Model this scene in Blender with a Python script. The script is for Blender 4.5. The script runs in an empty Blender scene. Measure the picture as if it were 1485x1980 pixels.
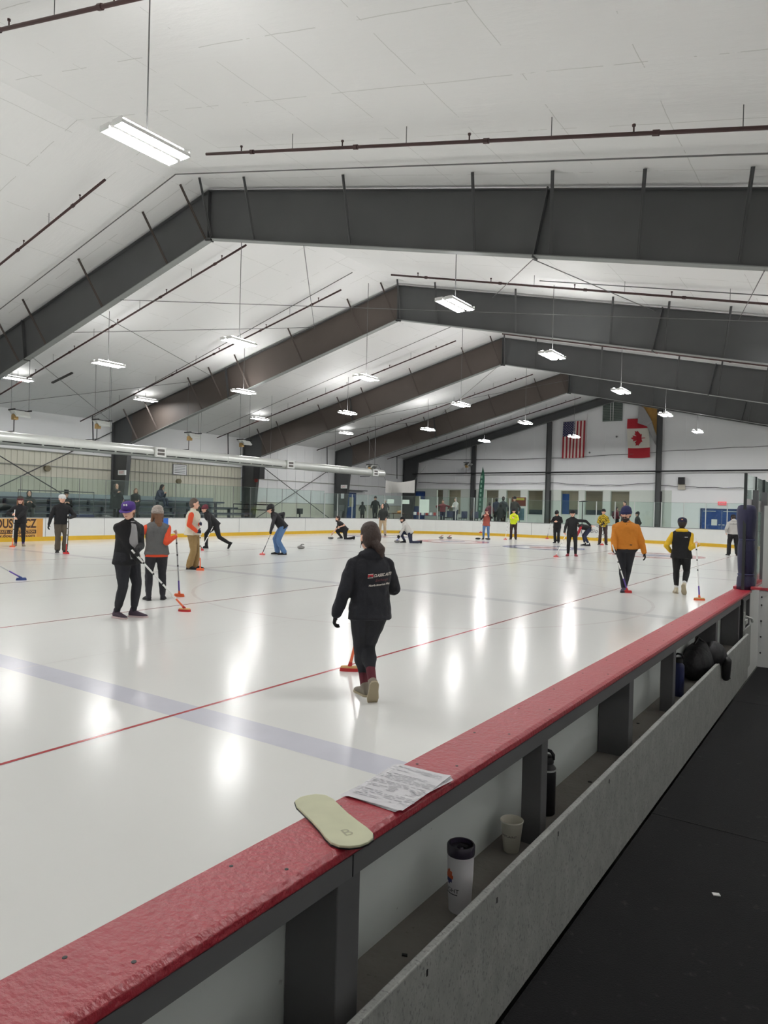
import bpy, bmesh, math, random
from mathutils import Vector, Matrix, noise
from mathutils.bvhtree import BVHTree
random.seed(7)
S = bpy.context.scene
COL = S.collection
PI = math.pi
def V(*a): return Vector(a)

# ------------------------------------------------------------------ materials
def lin(c):
    return tuple((x/12.92 if x <= .04045 else ((x+.055)/1.055)**2.4) for x in c)
def rgb(r, g, b): return lin((r/255, g/255, b/255))
MATS = {}
def mat(name, col, rough=.6, metal=0., bump=0., bscale=40., var=0., vscale=6., stretch=None, spec=.5, dark=None, dthr=.6):
    """principled material; var = colour variation by noise, bump = surface relief, dark = speckle colour"""
    if name in MATS: return MATS[name]
    m = bpy.data.materials.new(name); m.use_nodes = True
    nt = m.node_tree; b = nt.nodes['Principled BSDF']; L = nt.links
    c = (*col, 1)
    b.inputs['Base Color'].default_value = c
    b.inputs['Roughness'].default_value = rough
    b.inputs['Metallic'].default_value = metal
    b.inputs['Specular IOR Level'].default_value = spec
    if var or bump or dark:
        tc = nt.nodes.new('ShaderNodeTexCoord'); src = tc.outputs['Object']
        if stretch:
            mp = nt.nodes.new('ShaderNodeMapping'); mp.inputs['Scale'].default_value = stretch
            L.new(src, mp.inputs['Vector']); src = mp.outputs['Vector']
    last = None
    if var:
        n = nt.nodes.new('ShaderNodeTexNoise'); n.inputs['Scale'].default_value = vscale; n.inputs['Detail'].default_value = 6
        L.new(src, n.inputs['Vector'])
        mx = nt.nodes.new('ShaderNodeMix'); mx.data_type = 'RGBA'
        mx.inputs[6].default_value = (*[x*(1-var) for x in col], 1); mx.inputs[7].default_value = (*[min(1, x*(1+var)) for x in col], 1)
        L.new(n.outputs['Fac'], mx.inputs['Factor']); last = mx.outputs[2]
    if dark:
        n = nt.nodes.new('ShaderNodeTexNoise'); n.inputs['Scale'].default_value = vscale*7; n.inputs['Detail'].default_value = 5
        L.new(src, n.inputs['Vector'])
        r = nt.nodes.new('ShaderNodeMapRange'); r.inputs[1].default_value = dthr; r.inputs[2].default_value = dthr+.12
        L.new(n.outputs['Fac'], r.inputs[0])
        mx = nt.nodes.new('ShaderNodeMix'); mx.data_type = 'RGBA'
        if last: L.new(last, mx.inputs[6])
        else: mx.inputs[6].default_value = c
        mx.inputs[7].default_value = (*dark, 1); L.new(r.outputs[0], mx.inputs['Factor']); last = mx.outputs[2]
    if last: L.new(last, b.inputs['Base Color'])
    if bump:
        n = nt.nodes.new('ShaderNodeTexNoise'); n.inputs['Scale'].default_value = bscale; n.inputs['Detail'].default_value = 4
        L.new(src, n.inputs['Vector'])
        bp = nt.nodes.new('ShaderNodeBump'); bp.inputs['Strength'].default_value = bump; bp.inputs['Distance'].default_value = .02
        L.new(n.outputs['Fac'], bp.inputs['Height']); L.new(bp.outputs['Normal'], b.inputs['Normal'])
    MATS[name] = m
    return m
def emat(name, col, s):
    m = bpy.data.materials.new(name); m.use_nodes = True
    b = m.node_tree.nodes['Principled BSDF']
    b.inputs['Base Color'].default_value = (*col, 1)
    b.inputs['Emission Color'].default_value = (*col, 1); b.inputs['Emission Strength'].default_value = s
    MATS[name] = m
    return m
def glassmat(name, tint, refl=.12):
    m = bpy.data.materials.new(name); m.use_nodes = True
    nt = m.node_tree; nt.nodes.remove(nt.nodes['Principled BSDF']); out = nt.nodes['Material Output']
    t = nt.nodes.new('ShaderNodeBsdfTransparent'); t.inputs[0].default_value = (*tint, 1)
    g = nt.nodes.new('ShaderNodeBsdfGlossy'); g.inputs['Roughness'].default_value = .02
    g.inputs[0].default_value = (.9, .95, .93, 1)
    fr = nt.nodes.new('ShaderNodeFresnel'); ge = nt.nodes.new('ShaderNodeNewGeometry'); mr = nt.nodes.new('ShaderNodeMapRange')
    mr.inputs[3].default_value = 1.4; mr.inputs[4].default_value = 1/1.4; nt.links.new(ge.outputs['Backfacing'], mr.inputs[0]); nt.links.new(mr.outputs[0], fr.inputs[0])
    mx = nt.nodes.new('ShaderNodeMixShader')
    nt.links.new(fr.outputs[0], mx.inputs[0]); nt.links.new(t.outputs[0], mx.inputs[1]); nt.links.new(g.outputs[0], mx.inputs[2])
    nt.links.new(mx.outputs[0], out.inputs[0])
    MATS[name] = m
    return m

# ------------------------------------------------------------------ mesh builder
class MB:
    def __init__(s): s.v = []; s.f = []; s.m = []; s.cur = 0
    def add(s, vs, fs):
        o = len(s.v); s.v += [tuple(v) for v in vs]
        for f in fs: s.f.append(tuple(i+o for i in f)); s.m.append(s.cur)
        return s
    def quad(s, a, b, c, d): return s.add([a, b, c, d], [(0, 1, 2, 3)])
    def poly(s, pts): return s.add(pts, [tuple(range(len(pts)))])
    def box(s, a, b):
        x0, y0, z0 = a; x1, y1, z1 = b
        return s.add([(x0,y0,z0),(x1,y0,z0),(x1,y1,z0),(x0,y1,z0),(x0,y0,z1),(x1,y0,z1),(x1,y1,z1),(x0,y1,z1)],
                     [(0,3,2,1),(4,5,6,7),(0,1,5,4),(1,2,6,5),(2,3,7,6),(3,0,4,7)])
    def obox(s, c, ax, ay, az):
        c = Vector(c); ax = Vector(ax); ay = Vector(ay); az = Vector(az)
        vs = [c+sx*ax+sy*ay+sz*az for sz in (-1,1) for sx, sy in ((-1,-1),(1,-1),(1,1),(-1,1))]
        return s.add(vs, [(0,3,2,1),(4,5,6,7),(0,1,5,4),(1,2,6,5),(2,3,7,6),(3,0,4,7)])
    def bar(s, a, b, w, t, up=(0,0,1)):
        a = Vector(a); b = Vector(b); d = (b-a)/2; n = d.normalized(); u = Vector(up)
        if abs(n.dot(u)) > .98: u = Vector((1,0,0))
        x = n.cross(u).normalized(); z = x.cross(n)
        return s.obox((a+b)/2, x*w/2, z*t/2, d)
    def prism(s, pts, ext):
        """closed polygon (list of 3D points) extruded by ext"""
        n = len(pts); e = Vector(ext); vs = [Vector(p) for p in pts] + [Vector(p)+e for p in pts]
        return s.add(vs, [tuple(range(n-1, -1, -1)), tuple(range(n, 2*n))] + [(i, (i+1) % n, n+(i+1) % n, n+i) for i in range(n)])
    def rings(s, rs, cap=True):
        n = len(rs[0]); vs = [p for r in rs for p in r]; fs = []
        for k in range(len(rs)-1):
            for i in range(n):
                fs.append((k*n+i, k*n+(i+1) % n, (k+1)*n+(i+1) % n, (k+1)*n+i))
        if cap:
            fs.append(tuple(range(n-1, -1, -1))); fs.append(tuple((len(rs)-1)*n+i for i in range(n)))
        return s.add(vs, fs)
    def tube(s, pts, r, n=8, cap=True):
        pts = [Vector(p) for p in pts]; rs = []
        rr = r if isinstance(r, (list, tuple)) else [r]*len(pts)
        u = None
        for i, p in enumerate(pts):
            d = ((pts[min(i+1, len(pts)-1)]-pts[max(i-1, 0)])).normalized()
            if u is None:
                u = Vector((0,0,1)) if abs(d.z) < .9 else Vector((1,0,0))
            x = d.cross(u).normalized(); u = x.cross(d).normalized()
            rs.append([p+(x*math.cos(2*PI*k/n)+u*math.sin(2*PI*k/n))*rr[i] for k in range(n)])
        return s.rings(rs, cap)
    def lathe(s, c, prof, n=24, cap=True):
        c = Vector(c)
        return s.rings([[c+V(r*math.cos(2*PI*k/n), r*math.sin(2*PI*k/n), z) for k in range(n)] for r, z in prof], cap)
    def loft(s, secs, n=16):
        return s.rings([[Vector(c)+Vector(a)*math.cos(2*PI*k/n)+Vector(b)*math.sin(2*PI*k/n) for k in range(n)] for c, a, b in secs])
    def ell(s, c, ax, ay, az, n=14, m=9):
        c = Vector(c); ax = Vector(ax); ay = Vector(ay); az = Vector(az)
        rs = []
        for j in range(m+1):
            t = -PI/2+PI*(j+.5)/(m+1)
            rs.append([c+az*math.sin(t)+(ax*math.cos(2*PI*k/n)+ay*math.sin(2*PI*k/n))*math.cos(t) for k in range(n)])
        return s.rings(rs)
    def rc(s, a, b, ra, rb, n=12):
        """capsule with two radii"""
        a = Vector(a); b = Vector(b); d = b-a; L = d.length
        if L < 1e-6: d = Vector((0,0,1)); L = 1e-6
        d = d/L; u = Vector((0,0,1)) if abs(d.z) < .9 else Vector((1,0,0))
        x = d.cross(u).normalized(); y = d.cross(x)
        rs = []
        for t in (-80, -55, -25): rs.append((a+d*ra*math.sin(math.radians(t)), ra*math.cos(math.radians(t))))
        rs.append((a, ra)); rs.append((b, rb))
        for t in (25, 55, 80): rs.append((b+d*rb*math.sin(math.radians(t)), rb*math.cos(math.radians(t))))
        return s.rings([[c+(x*math.cos(2*PI*k/n)+y*math.sin(2*PI*k/n))*r for k in range(n)] for c, r in rs])
    def mesh(s, name):
        me = bpy.data.meshes.new(name); me.from_pydata(s.v, [], s.f)
        return me
    def build(s, name, m, parent=None, smooth=False, angle=None, bevel=0, fix=True):
        me = s.mesh(name)
        ms = m if isinstance(m, (list, tuple)) else [m]
        for x in ms: me.materials.append(x)
        if len(ms) > 1: me.polygons.foreach_set('material_index', s.m)
        if fix:
            bm = bmesh.new(); bm.from_mesh(me); bmesh.ops.recalc_face_normals(bm, faces=bm.faces); bm.to_mesh(me); bm.free()
        if smooth:
            me.polygons.foreach_set('use_smooth', [True]*len(me.polygons))
            if angle: me.set_sharp_from_angle(angle=math.radians(angle))
        o = bpy.data.objects.new(name, me); COL.objects.link(o)
        if parent: o.parent = parent
        if bevel:
            md = o.modifiers.new('bevel', 'BEVEL'); md.width = bevel; md.segments = 2; md.limit_method = 'ANGLE'
        return o

def thing(name, label, cat, loc=(0,0,0), rz=0, group=None, kind=None):
    o = bpy.data.objects.new(name, None); COL.objects.link(o)
    o.location = loc; o.rotation_euler = (0, 0, rz); o.empty_display_size = .1
    return tag(o, label, cat, group, kind)
def tag(o, label, cat, group=None, kind=None):
    if label: o['label'] = label
    if cat: o['category'] = cat
    if group: o['group'] = group
    if kind: o['kind'] = kind
    return o
def struct(o, label=None, cat=None):
    o['kind'] = 'structure'
    if label: o['label'] = label
    if cat: o['category'] = cat
    return o
def dup(root, label=None, loc=None, rz=None):
    """copy a thing with its parts and their sub-parts"""
    r = root.copy(); COL.objects.link(r)
    if label: r['label'] = label
    if loc is not None: r.location = loc
    if rz is not None: r.rotation_euler = (0, 0, rz)
    for ch in list(root.children):
        c = ch.copy(); COL.objects.link(c); c.parent = r
        for g in list(ch.children):
            d = g.copy(); COL.objects.link(d); d.parent = c
    return r
def text_mesh(txt, size, mat4, m, name='lettering', parent=None, extrude=0., align='CENTER', shear=0., xs=1., bold=0., width=0):
    cu = bpy.data.curves.new(name, 'FONT'); cu.body = txt; cu.size = size; cu.align_x = align; cu.align_y = 'CENTER'
    cu.extrude = extrude; cu.shear = shear; cu.offset = bold; cu.resolution_u = 3
    o = bpy.data.objects.new(name+'_curve', cu); COL.objects.link(o)
    dg = bpy.context.evaluated_depsgraph_get(); dg.update()
    me = bpy.data.meshes.new_from_object(o.evaluated_get(dg)); bpy.data.objects.remove(o); bpy.data.curves.remove(cu)
    if width: q = [v.co.x for v in me.vertices]; xs = width/(max(q)-min(q))
    me.transform(Matrix.Diagonal((xs, 1, 1, 1))); me.transform(mat4)
    me.materials.clear(); me.materials.append(m); me.name = name
    ob = bpy.data.objects.new(name, me); COL.objects.link(ob)
    if parent: ob.parent = parent
    return ob
def frame4(o, x, y):
    """matrix with local x along x, local y along y, origin o"""
    x = Vector(x).normalized(); y = Vector(y).normalized(); z = x.cross(y)
    M = Matrix.Identity(4)
    for i in range(3): M[i][0] = x[i]; M[i][1] = y[i]; M[i][2] = z[i]; M[i][3] = o[i]
    return M

# ------------------------------------------------------------------ camera (hand-held phone, 1.5 m above the walkway)
CAMZ = 1.673
YAW, PITCH, ROLL = math.radians(34.274), math.radians(-.422), math.radians(1.429)
Fw = V(-math.sin(YAW)*math.cos(PITCH), math.cos(YAW)*math.cos(PITCH), math.sin(PITCH))
rr = V(math.cos(YAW), math.sin(YAW), 0); uu = rr.cross(Fw)
r2 = math.cos(ROLL)*rr+math.sin(ROLL)*uu; u2 = -math.sin(ROLL)*rr+math.cos(ROLL)*uu
cam = bpy.data.cameras.new('camera'); co = bpy.data.objects.new('camera', cam); COL.objects.link(co)
M = Matrix.Identity(4)
for i in range(3): M[i][0] = r2[i]; M[i][1] = u2[i]; M[i][2] = -Fw[i]
M[2][3] = CAMZ; co.matrix_world = M
cam.sensor_fit = 'VERTICAL'; cam.sensor_height = 36; cam.sensor_width = 27; cam.lens = 1362.1*36/1980
cam.clip_start = .02; cam.clip_end = 200
S.camera = co

# ------------------------------------------------------------------ palette
ice = mat('ice', rgb(226, 226, 223), .17, bump=.02, bscale=5, var=.025, vscale=.8, spec=.19)
WHITE = mat('white_board_plastic', rgb(222, 223, 221), .4, var=.04, vscale=3)
m_yellow = mat('yellow_kick_plate', rgb(214, 172, 40), .45, var=.08)
m_red = mat('red_rail_cap', rgb(176, 46, 60), .36, bump=.30, bscale=55, stretch=(1, 1.3, 1), var=.12, vscale=6, spec=.9, dark=rgb(200, 104, 116), dthr=.655)
m_fascia = mat('grey_fascia', rgb(112, 112, 114), .5, var=.06)
m_frame = mat('grey_steel_post', rgb(104, 104, 106), .5, var=.08)
m_panel = mat('scuffed_white_panel', rgb(226, 232, 229), .5, var=.05, vscale=4, dark=rgb(120, 122, 120), dthr=.72)
m_curb = mat('scuffed_grey_plastic', rgb(170, 172, 168), .6, var=.30, vscale=13, bump=.12, bscale=90, stretch=(1, 1.3, .9), dark=rgb(138, 138, 136), dthr=.55)
m_shelf = mat('dusty_concrete', rgb(140, 136, 130), .9, var=.2, vscale=7, bump=.2, bscale=50, dark=rgb(70, 66, 62), dthr=.68)
m_rubber = mat('black_rubber_floor', rgb(27, 27, 28), .85, var=.25, vscale=3, bump=.25, bscale=160, dark=rgb(52, 52, 52), dthr=.66, spec=.25)
m_steel = mat('grey_painted_steel', rgb(76, 77, 78), .55, var=.14, vscale=1.3)
m_steel2 = mat('rusty_painted_steel', rgb(84, 75, 70), .6, var=.2, vscale=.9)
m_flange = mat('light_grey_flange', rgb(134, 137, 135), .5, var=.1)
m_pipe = mat('dark_red_pipe', rgb(60, 34, 33), .5, var=.25, vscale=3)
m_cable = mat('grey_cable', rgb(105, 105, 105), .5)
m_black = mat('black_plastic', rgb(28, 28, 30), .45)
m_chrome = mat('galvanised_steel', rgb(214, 216, 212), .36, metal=.35, var=.1, vscale=3)
m_white = mat('white_enamel', rgb(232, 232, 230), .35)
m_blue = mat('blue_paint', rgb(38, 74, 138), .45)
m_beigewall = mat('beige_metal_liner', rgb(212, 209, 194), .55, var=.06, vscale=.7)
m_wallwhite = mat('white_insulation', rgb(238, 238, 239), .6, bump=.35, bscale=1.6, var=.05, vscale=.5)
m_wallgrey = mat('grey_green_wall', rgb(206, 212, 204), .6, var=.04)
m_dark = mat('dark_wall', rgb(46, 46, 48), .8)
m_bleach = mat('weathered_bench', rgb(138, 146, 150), .5, var=.12, vscale=3)
m_navyedge = mat('dark_bench_edge', rgb(58, 64, 78), .5)
m_glass = glassmat('rink_glass', (.90, .96, .94))
m_glassg = glassmat('green_glass', (.80, .87, .84))
m_post = mat('aluminium_post', rgb(196, 200, 198), .4, metal=.3)
lamp = emat('lamp_diffuser', (1, .998, .985), 88); lamp2 = emat('lamp_diffuser_far', (1, .998, .985), 128); lamp3 = emat('lamp_diffuser_end', (1, .998, .985), 230)
# ------------------------------------------------------------------ building shell
XR, XL, XRW, YB, YF = -16.242, -35.65, 3.1, -12.0, 55.6
FYS = [14.312+10.2525*i for i in range(5)]
def roof_z(x): return 11.0-.249*(XR-x) if x < XR else 11.0-.2285*(x-XR)
def ftop(x): return 10.9-.2505*(XR-x) if x < XR else 10.9-.2285*(x-XR)
def fbot(x): return 9.48-.2605*(XR-x) if x < XR else 9.48-.2285*(x-XR)

def ceiling_mat():
    m = mat('white_vinyl_ceiling', rgb(242, 242, 241), .55)
    nt = m.node_tree; L = nt.links; b = nt.nodes['Principled BSDF']
    tc = nt.nodes.new('ShaderNodeTexCoord'); sx = nt.nodes.new('ShaderNodeSeparateXYZ'); L.new(tc.outputs['Object'], sx.inputs[0])
    def node(t, **k):
        n = nt.nodes.new(t)
        for a, v in k.items(): setattr(n, a, v)
        return n
    def math_(op, a, bb=None):
        n = node('ShaderNodeMath', operation=op)
        for i, q in enumerate((a, bb)):
            if q is None: continue
            if isinstance(q, (int, float)): n.inputs[i].default_value = q
            else: L.new(q, n.inputs[i])
        return n.outputs[0]
    nz = node('ShaderNodeTexNoise'); nz.inputs['Scale'].default_value = .55; nz.inputs['Detail'].default_value = 5; L.new(tc.outputs['Object'], nz.inputs['Vector'])
    wob = math_('MULTIPLY', nz.outputs['Fac'], .14)
    def seam(coord, period, w):
        f = math_('FRACT', math_('DIVIDE', math_('ADD', coord, wob), period))
        return math_('LESS_THAN', math_('ABSOLUTE', math_('SUBTRACT', f, .5)), w/period)
    s1 = seam(sx.outputs[1], 1.83, .009); s2 = seam(sx.outputs[0], 1.75, .007)
    n2 = node('ShaderNodeTexNoise'); n2.inputs['Scale'].default_value = 1.1; n2.inputs['Detail'].default_value = 8; L.new(tc.outputs['Object'], n2.inputs['Vector'])
    gate = math_('GREATER_THAN', n2.outputs['Fac'], .47)
    both = math_('MULTIPLY', math_('MAXIMUM', s1, s2), gate)
    n3 = node('ShaderNodeTexNoise'); n3.inputs['Scale'].default_value = 2.2; n3.inputs['Detail'].default_value = 7; n3.inputs['Roughness'].default_value = .65
    mp = node('ShaderNodeMapping'); mp.inputs['Scale'].default_value = (.5, 2.2, 1); L.new(tc.outputs['Object'], mp.inputs[0]); L.new(mp.outputs[0], n3.inputs['Vector'])
    spk = math_('GREATER_THAN', n3.outputs['Fac'], .76)
    mx = node('ShaderNodeMix', data_type='RGBA'); mx.inputs[6].default_value = (*rgb(242, 242, 241), 1); mx.inputs[7].default_value = (*rgb(214, 214, 211), 1)
    L.new(both, mx.inputs['Factor'])
    my = node('ShaderNodeMix', data_type='RGBA'); L.new(mx.outputs[2], my.inputs[6]); my.inputs[7].default_value = (*rgb(186, 186, 184), 1)
    L.new(spk, my.inputs['Factor']); L.new(my.outputs[2], b.inputs['Base Color'])
    hgt = math_('ADD', math_('MULTIPLY', n3.outputs['Fac'], .6), math_('MULTIPLY', math_('MAXIMUM', s1, s2), -.25))
    bp = node('ShaderNodeBump'); bp.inputs['Strength'].default_value = .35; bp.inputs['Distance'].default_value = .05
    L.new(hgt, bp.inputs['Height']); L.new(bp.outputs[0], b.inputs['Normal'])
    return m
m_ceil = ceiling_mat()
b = MB()
xs = [XL, -30, -25, -20, XR, -12, -8, -4, XRW]
for i in range(len(xs)-1):
    a, c = xs[i], xs[i+1]
    b.add([(a,YB,roof_z(a)),(c,YB,roof_z(c)),(c,YF,roof_z(c)),(a,YF,roof_z(a)),(a,YB,roof_z(a)+.15),(c,YB,roof_z(c)+.15),(c,YF,roof_z(c)+.15),(a,YF,roof_z(a)+.15)],
          [(0,1,2,3),(7,6,5,4)])
struct(b.build('ceiling', m_ceil, fix=False))

# left wall: beige ribbed liner below, white insulation above
b = MB()
b.cur = 0; b.box((XL-.2, YB, 0), (XL, YF, roof_z(XL)))
b.cur = 1; b.box((XL, YB, 0), (XL+.04, 34.6, 4.1))
b.box((XL, 34.6, 0), (XL+.04, YF, 1.75))
for k in range(140):
    y = -2+k*.305
    if y > 34.4: break
    b.box((XL+.04, y, 0), (XL+.07, y+.05, 4.1))
b.cur = 0
for y in range(35, 55, 1): b.box((XL, y+.3, 1.8), (XL+.015, y+.34, 6.0))
b.cur = 2
for z in (4.1, 3.35): b.box((XL+.04, YB, z), (XL+.10, 34.6, z+.05))
for z in (1.75, 3.4, 4.6): b.box((XL, 34.6, z), (XL+.05, YF, z+.05))
struct(b.build('wall_left', [m_wallwhite, m_beigewall, mat('wall_trim', rgb(150, 150, 142), .6)]))
struct(MB().box((XRW, YB, 0), (XRW+.2, YF, roof_z(XRW)+.1)).build('wall_right', mat('pale_side_wall', rgb(240, 240, 240), .7)))
b = MB(); b.prism([(XL,YB,0),(XRW,YB,0),(XRW,YB,roof_z(XRW)),(XR,YB,11.05),(XL,YB,roof_z(XL))], (0,-.2,0)); struct(b.build('wall_back', m_wallwhite))
# far wall with window openings
WINX = [(-32.1,-31.45,1.4),(-30.9,-29.65,1.2),(-27.2,-26.0,1.0),(-25.25,-23.98,1.0),(-23.3,-22.0,1.36),(-20.42,-19.0,1.45),(-18.46,-17.05,1.45),(-16.42,-15.0,1.4)]
WT = 3.33
b = MB(); b.cur = 0
b.prism([(XL,YF,WT+.1),(XRW,YF,WT+.1),(XRW,YF,roof_z(XRW)),(XR,YF,11.05),(XL,YF,roof_z(XL))], (0,.15,0))
for k in range(26):
    x = XL+.9+k*1.48
    b.box((x, YF-.012, 3.45), (x+.035, YF, min(roof_z(x), 11)-.1))
b.box((-11.9, YF-.06, 0), (XRW, YF, WT+.1))
b.cur = 1
x = XL
for (a, c, z0) in WINX:
    b.box((x, YF-.05, 0), (a, YF+.15, WT+.1)); b.box((a, YF-.05, 0), (c, YF+.15, z0)); b.box((a, YF-.05, WT), (c, YF+.15, WT+.1)); x = c
b.box((x, YF-.05, 0), (XRW, YF+.15, WT+.1))
struct(b.build('wall_far', [m_wallwhite, m_wallgrey]))
# room behind the windows
m_taupe = mat('taupe_room', rgb(150, 140, 126), .8)
b = MB(); b.box((XL, YF+3.2, 0), (-12, YF+3.3, 3.6)); b.box((XL, YF+.2, 3.5), (-12, YF+3.2, 3.6)); b.box((XL, YF+.2, -.02), (-12, YF+3.2, 0))
b.box((XL-.1, YF+.15, 0), (XL, YF+3.2, 3.6)); b.box((-12, YF+.15, 0), (-11.9, YF+3.2, 3.6))
struct(b.build('wall_lobby', m_taupe))
for i, (a, c, z0) in enumerate(WINX):
    f = MB(); y = YF-.05; w = .05
    f.box((a-w, y-.03, z0-w), (a, y, WT+w)); f.box((c, y-.03, z0-w), (c+w, y, WT+w)); f.box((a, y-.03, WT), (c, y, WT+w)); f.box((a, y-.03, z0-w), (c, y, z0))
    o = struct(f.build('window_%d' % (i+1), mat('window_trim', rgb(196, 200, 194), .5)))
    MB().box((a, y-.005, z0), (c, y+.005, WT)).build('pane', m_glass, o)
    if i >= 4:
        MB().box((a, YF+.3, z0), (c, YF+.36, z0+.38)).build('ledge', mat('navy_ledge', rgb(50, 54, 66), .6), o)
o = struct(MB().box((-20.42, YF+.2, 1.0), (-19.85, YF+.25, 3.1)).build('door_4', m_blue))
lp = MB()
for x in (-31, -26, -21, -16.5): lp.box((x-.6, YF+1.2, 3.44), (x+.6, YF+1.5, 3.49))
lp = lp.build('added_lobby_panels', emat('added_lobby_lamp', (1, .95, .88), 26)); lp['kind'] = 'structure'  # unseen glowing panels added to brighten the room behind the windows

# floors
struct(MB().box((XL, YB, -.12), (XRW, YF+3.3, -.02)).build('floor_concrete', mat('concrete_floor', rgb(120, 120, 116), .8, var=.1)))
struct(MB().box((XL, 42.0, -.02), (-11.5, YF, .6)).build('floor_platform', mat('rubber_grey', rgb(84, 86, 88), .8)))
b = MB(); b.box((-.85, YB, .0), (XRW, 8.0, .157)); struct(b.build('floor_walkway', m_rubber))
b = MB()
b.box((-.85, 3.72, .157), (XRW, 3.735, .159))
for y in (1.05, -1.6, 6.4): b.box((-.85, y, .157), (XRW, y+.012, .159))
struct(b.build('trim_6', mat('floor_joint', rgb(16, 16, 16), .9)))
# the ice sheet and its paint, sheet corners rounded
BX0, BX1, BY1, RC = -26.6, -1.1, 40.95, 8.2
def rink_outline(off=0., n=14):
    p = [(BX1+off, YB)]
    for k in range(n+1):
        a = k*PI/2/n; p.append((BX1-RC+(RC+off)*math.cos(a), BY1-RC+(RC+off)*math.sin(a)))
    for k in range(n+1):
        a = PI/2+k*PI/2/n; p.append((BX0+RC+(RC+off)*math.cos(a), BY1-RC+(RC+off)*math.sin(a)))
    p.append((BX0-off, YB))
    return p
b = MB(); b.prism([(x, y, -.02) for x, y in rink_outline(.02)], (0,0,.02))
def pm(name, c): return mat(name, c, .17, bump=.02, bscale=5, var=.08, vscale=3, spec=.19)
PAINT = [ice, pm('ice_red_line', rgb(168, 62, 66)), pm('ice_dark_line', rgb(172, 172, 172)), pm('ice_ghost_blue', rgb(204, 204, 214)), pm('ice_ghost_grey', rgb(210, 209, 209)),
         pm('ice_ring_blue', rgb(110, 112, 160)), pm('ice_ring_red', rgb(188, 104, 112)), pm('ice_faint', rgb(219, 215, 213)), pm('ice_pale_red', rgb(190, 130, 130))]
ZP = [.0006]
def strip(x0, y0, x1, y1, w, c):
    b.cur = c; d = Vector((x1-x0, y1-y0, 0)); n = Vector((-d.y, d.x, 0)).normalized()*w/2; z = ZP[0]; ZP[0] += .00004
    p, q = V(x0, y0, z), V(x1, y1, z); b.quad(p-n, q-n, q+n, p+n)
def ring(cx, cy, r0, r1, c, n=56, a0=0, a1=2*PI):
    b.cur = c; z = ZP[0]; ZP[0] += .00004
    for k in range(n):
        a, e = a0+(a1-a0)*k/n, a0+(a1-a0)*(k+1)/n
        b.quad((cx+r0*math.cos(a), cy+r0*math.sin(a), z), (cx+r1*math.cos(a), cy+r1*math.sin(a), z), (cx+r1*math.cos(e), cy+r1*math.sin(e), z), (cx+r0*math.cos(e), cy+r0*math.sin(e), z))
strip(-26.3, 3.77, -1.2, 3.77, .30, 3)
strip(-26.3, 12.1, -1.2, 12.0, .30, 4)
ring(-7.4, 12.2, 4.4, 4.46, 7); ring(-20.2, 13.0, 4.4, 4.46, 7)
for y in (20.6, 23.9, 31.0, 36.4): strip(-26.2, y+.5, -1.4, y-.5, .06 if y < 30 else .04, 2)
for x in (-4.43, -9.106, -13.79, -18.4): strip(x, YB, x, 36.2 if x > -6 else 34.5, .036, 1 if x > -14 else 8)
strip(-22.9, YB, -22.9, 34, .03, 2)
HOUSES = [(-6.85, 29.4, 6, 5), (-12.0, 30.5, 5, 6), (-17.2, 31.5, 6, 5), (-22.6, 32.6, 5, 6)]
for cx, cy, o, i_ in HOUSES:
    ring(cx, cy, 1.25, 1.83, o); ring(cx, cy, .16, .62, i_)
    ring(cx, cy, .0, .16, 4)
for cx in (-6.8, -11.5, -16.2): strip(cx, -5, cx, 36, .012, 7)
struct(b.build('floor', PAINT))

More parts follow.
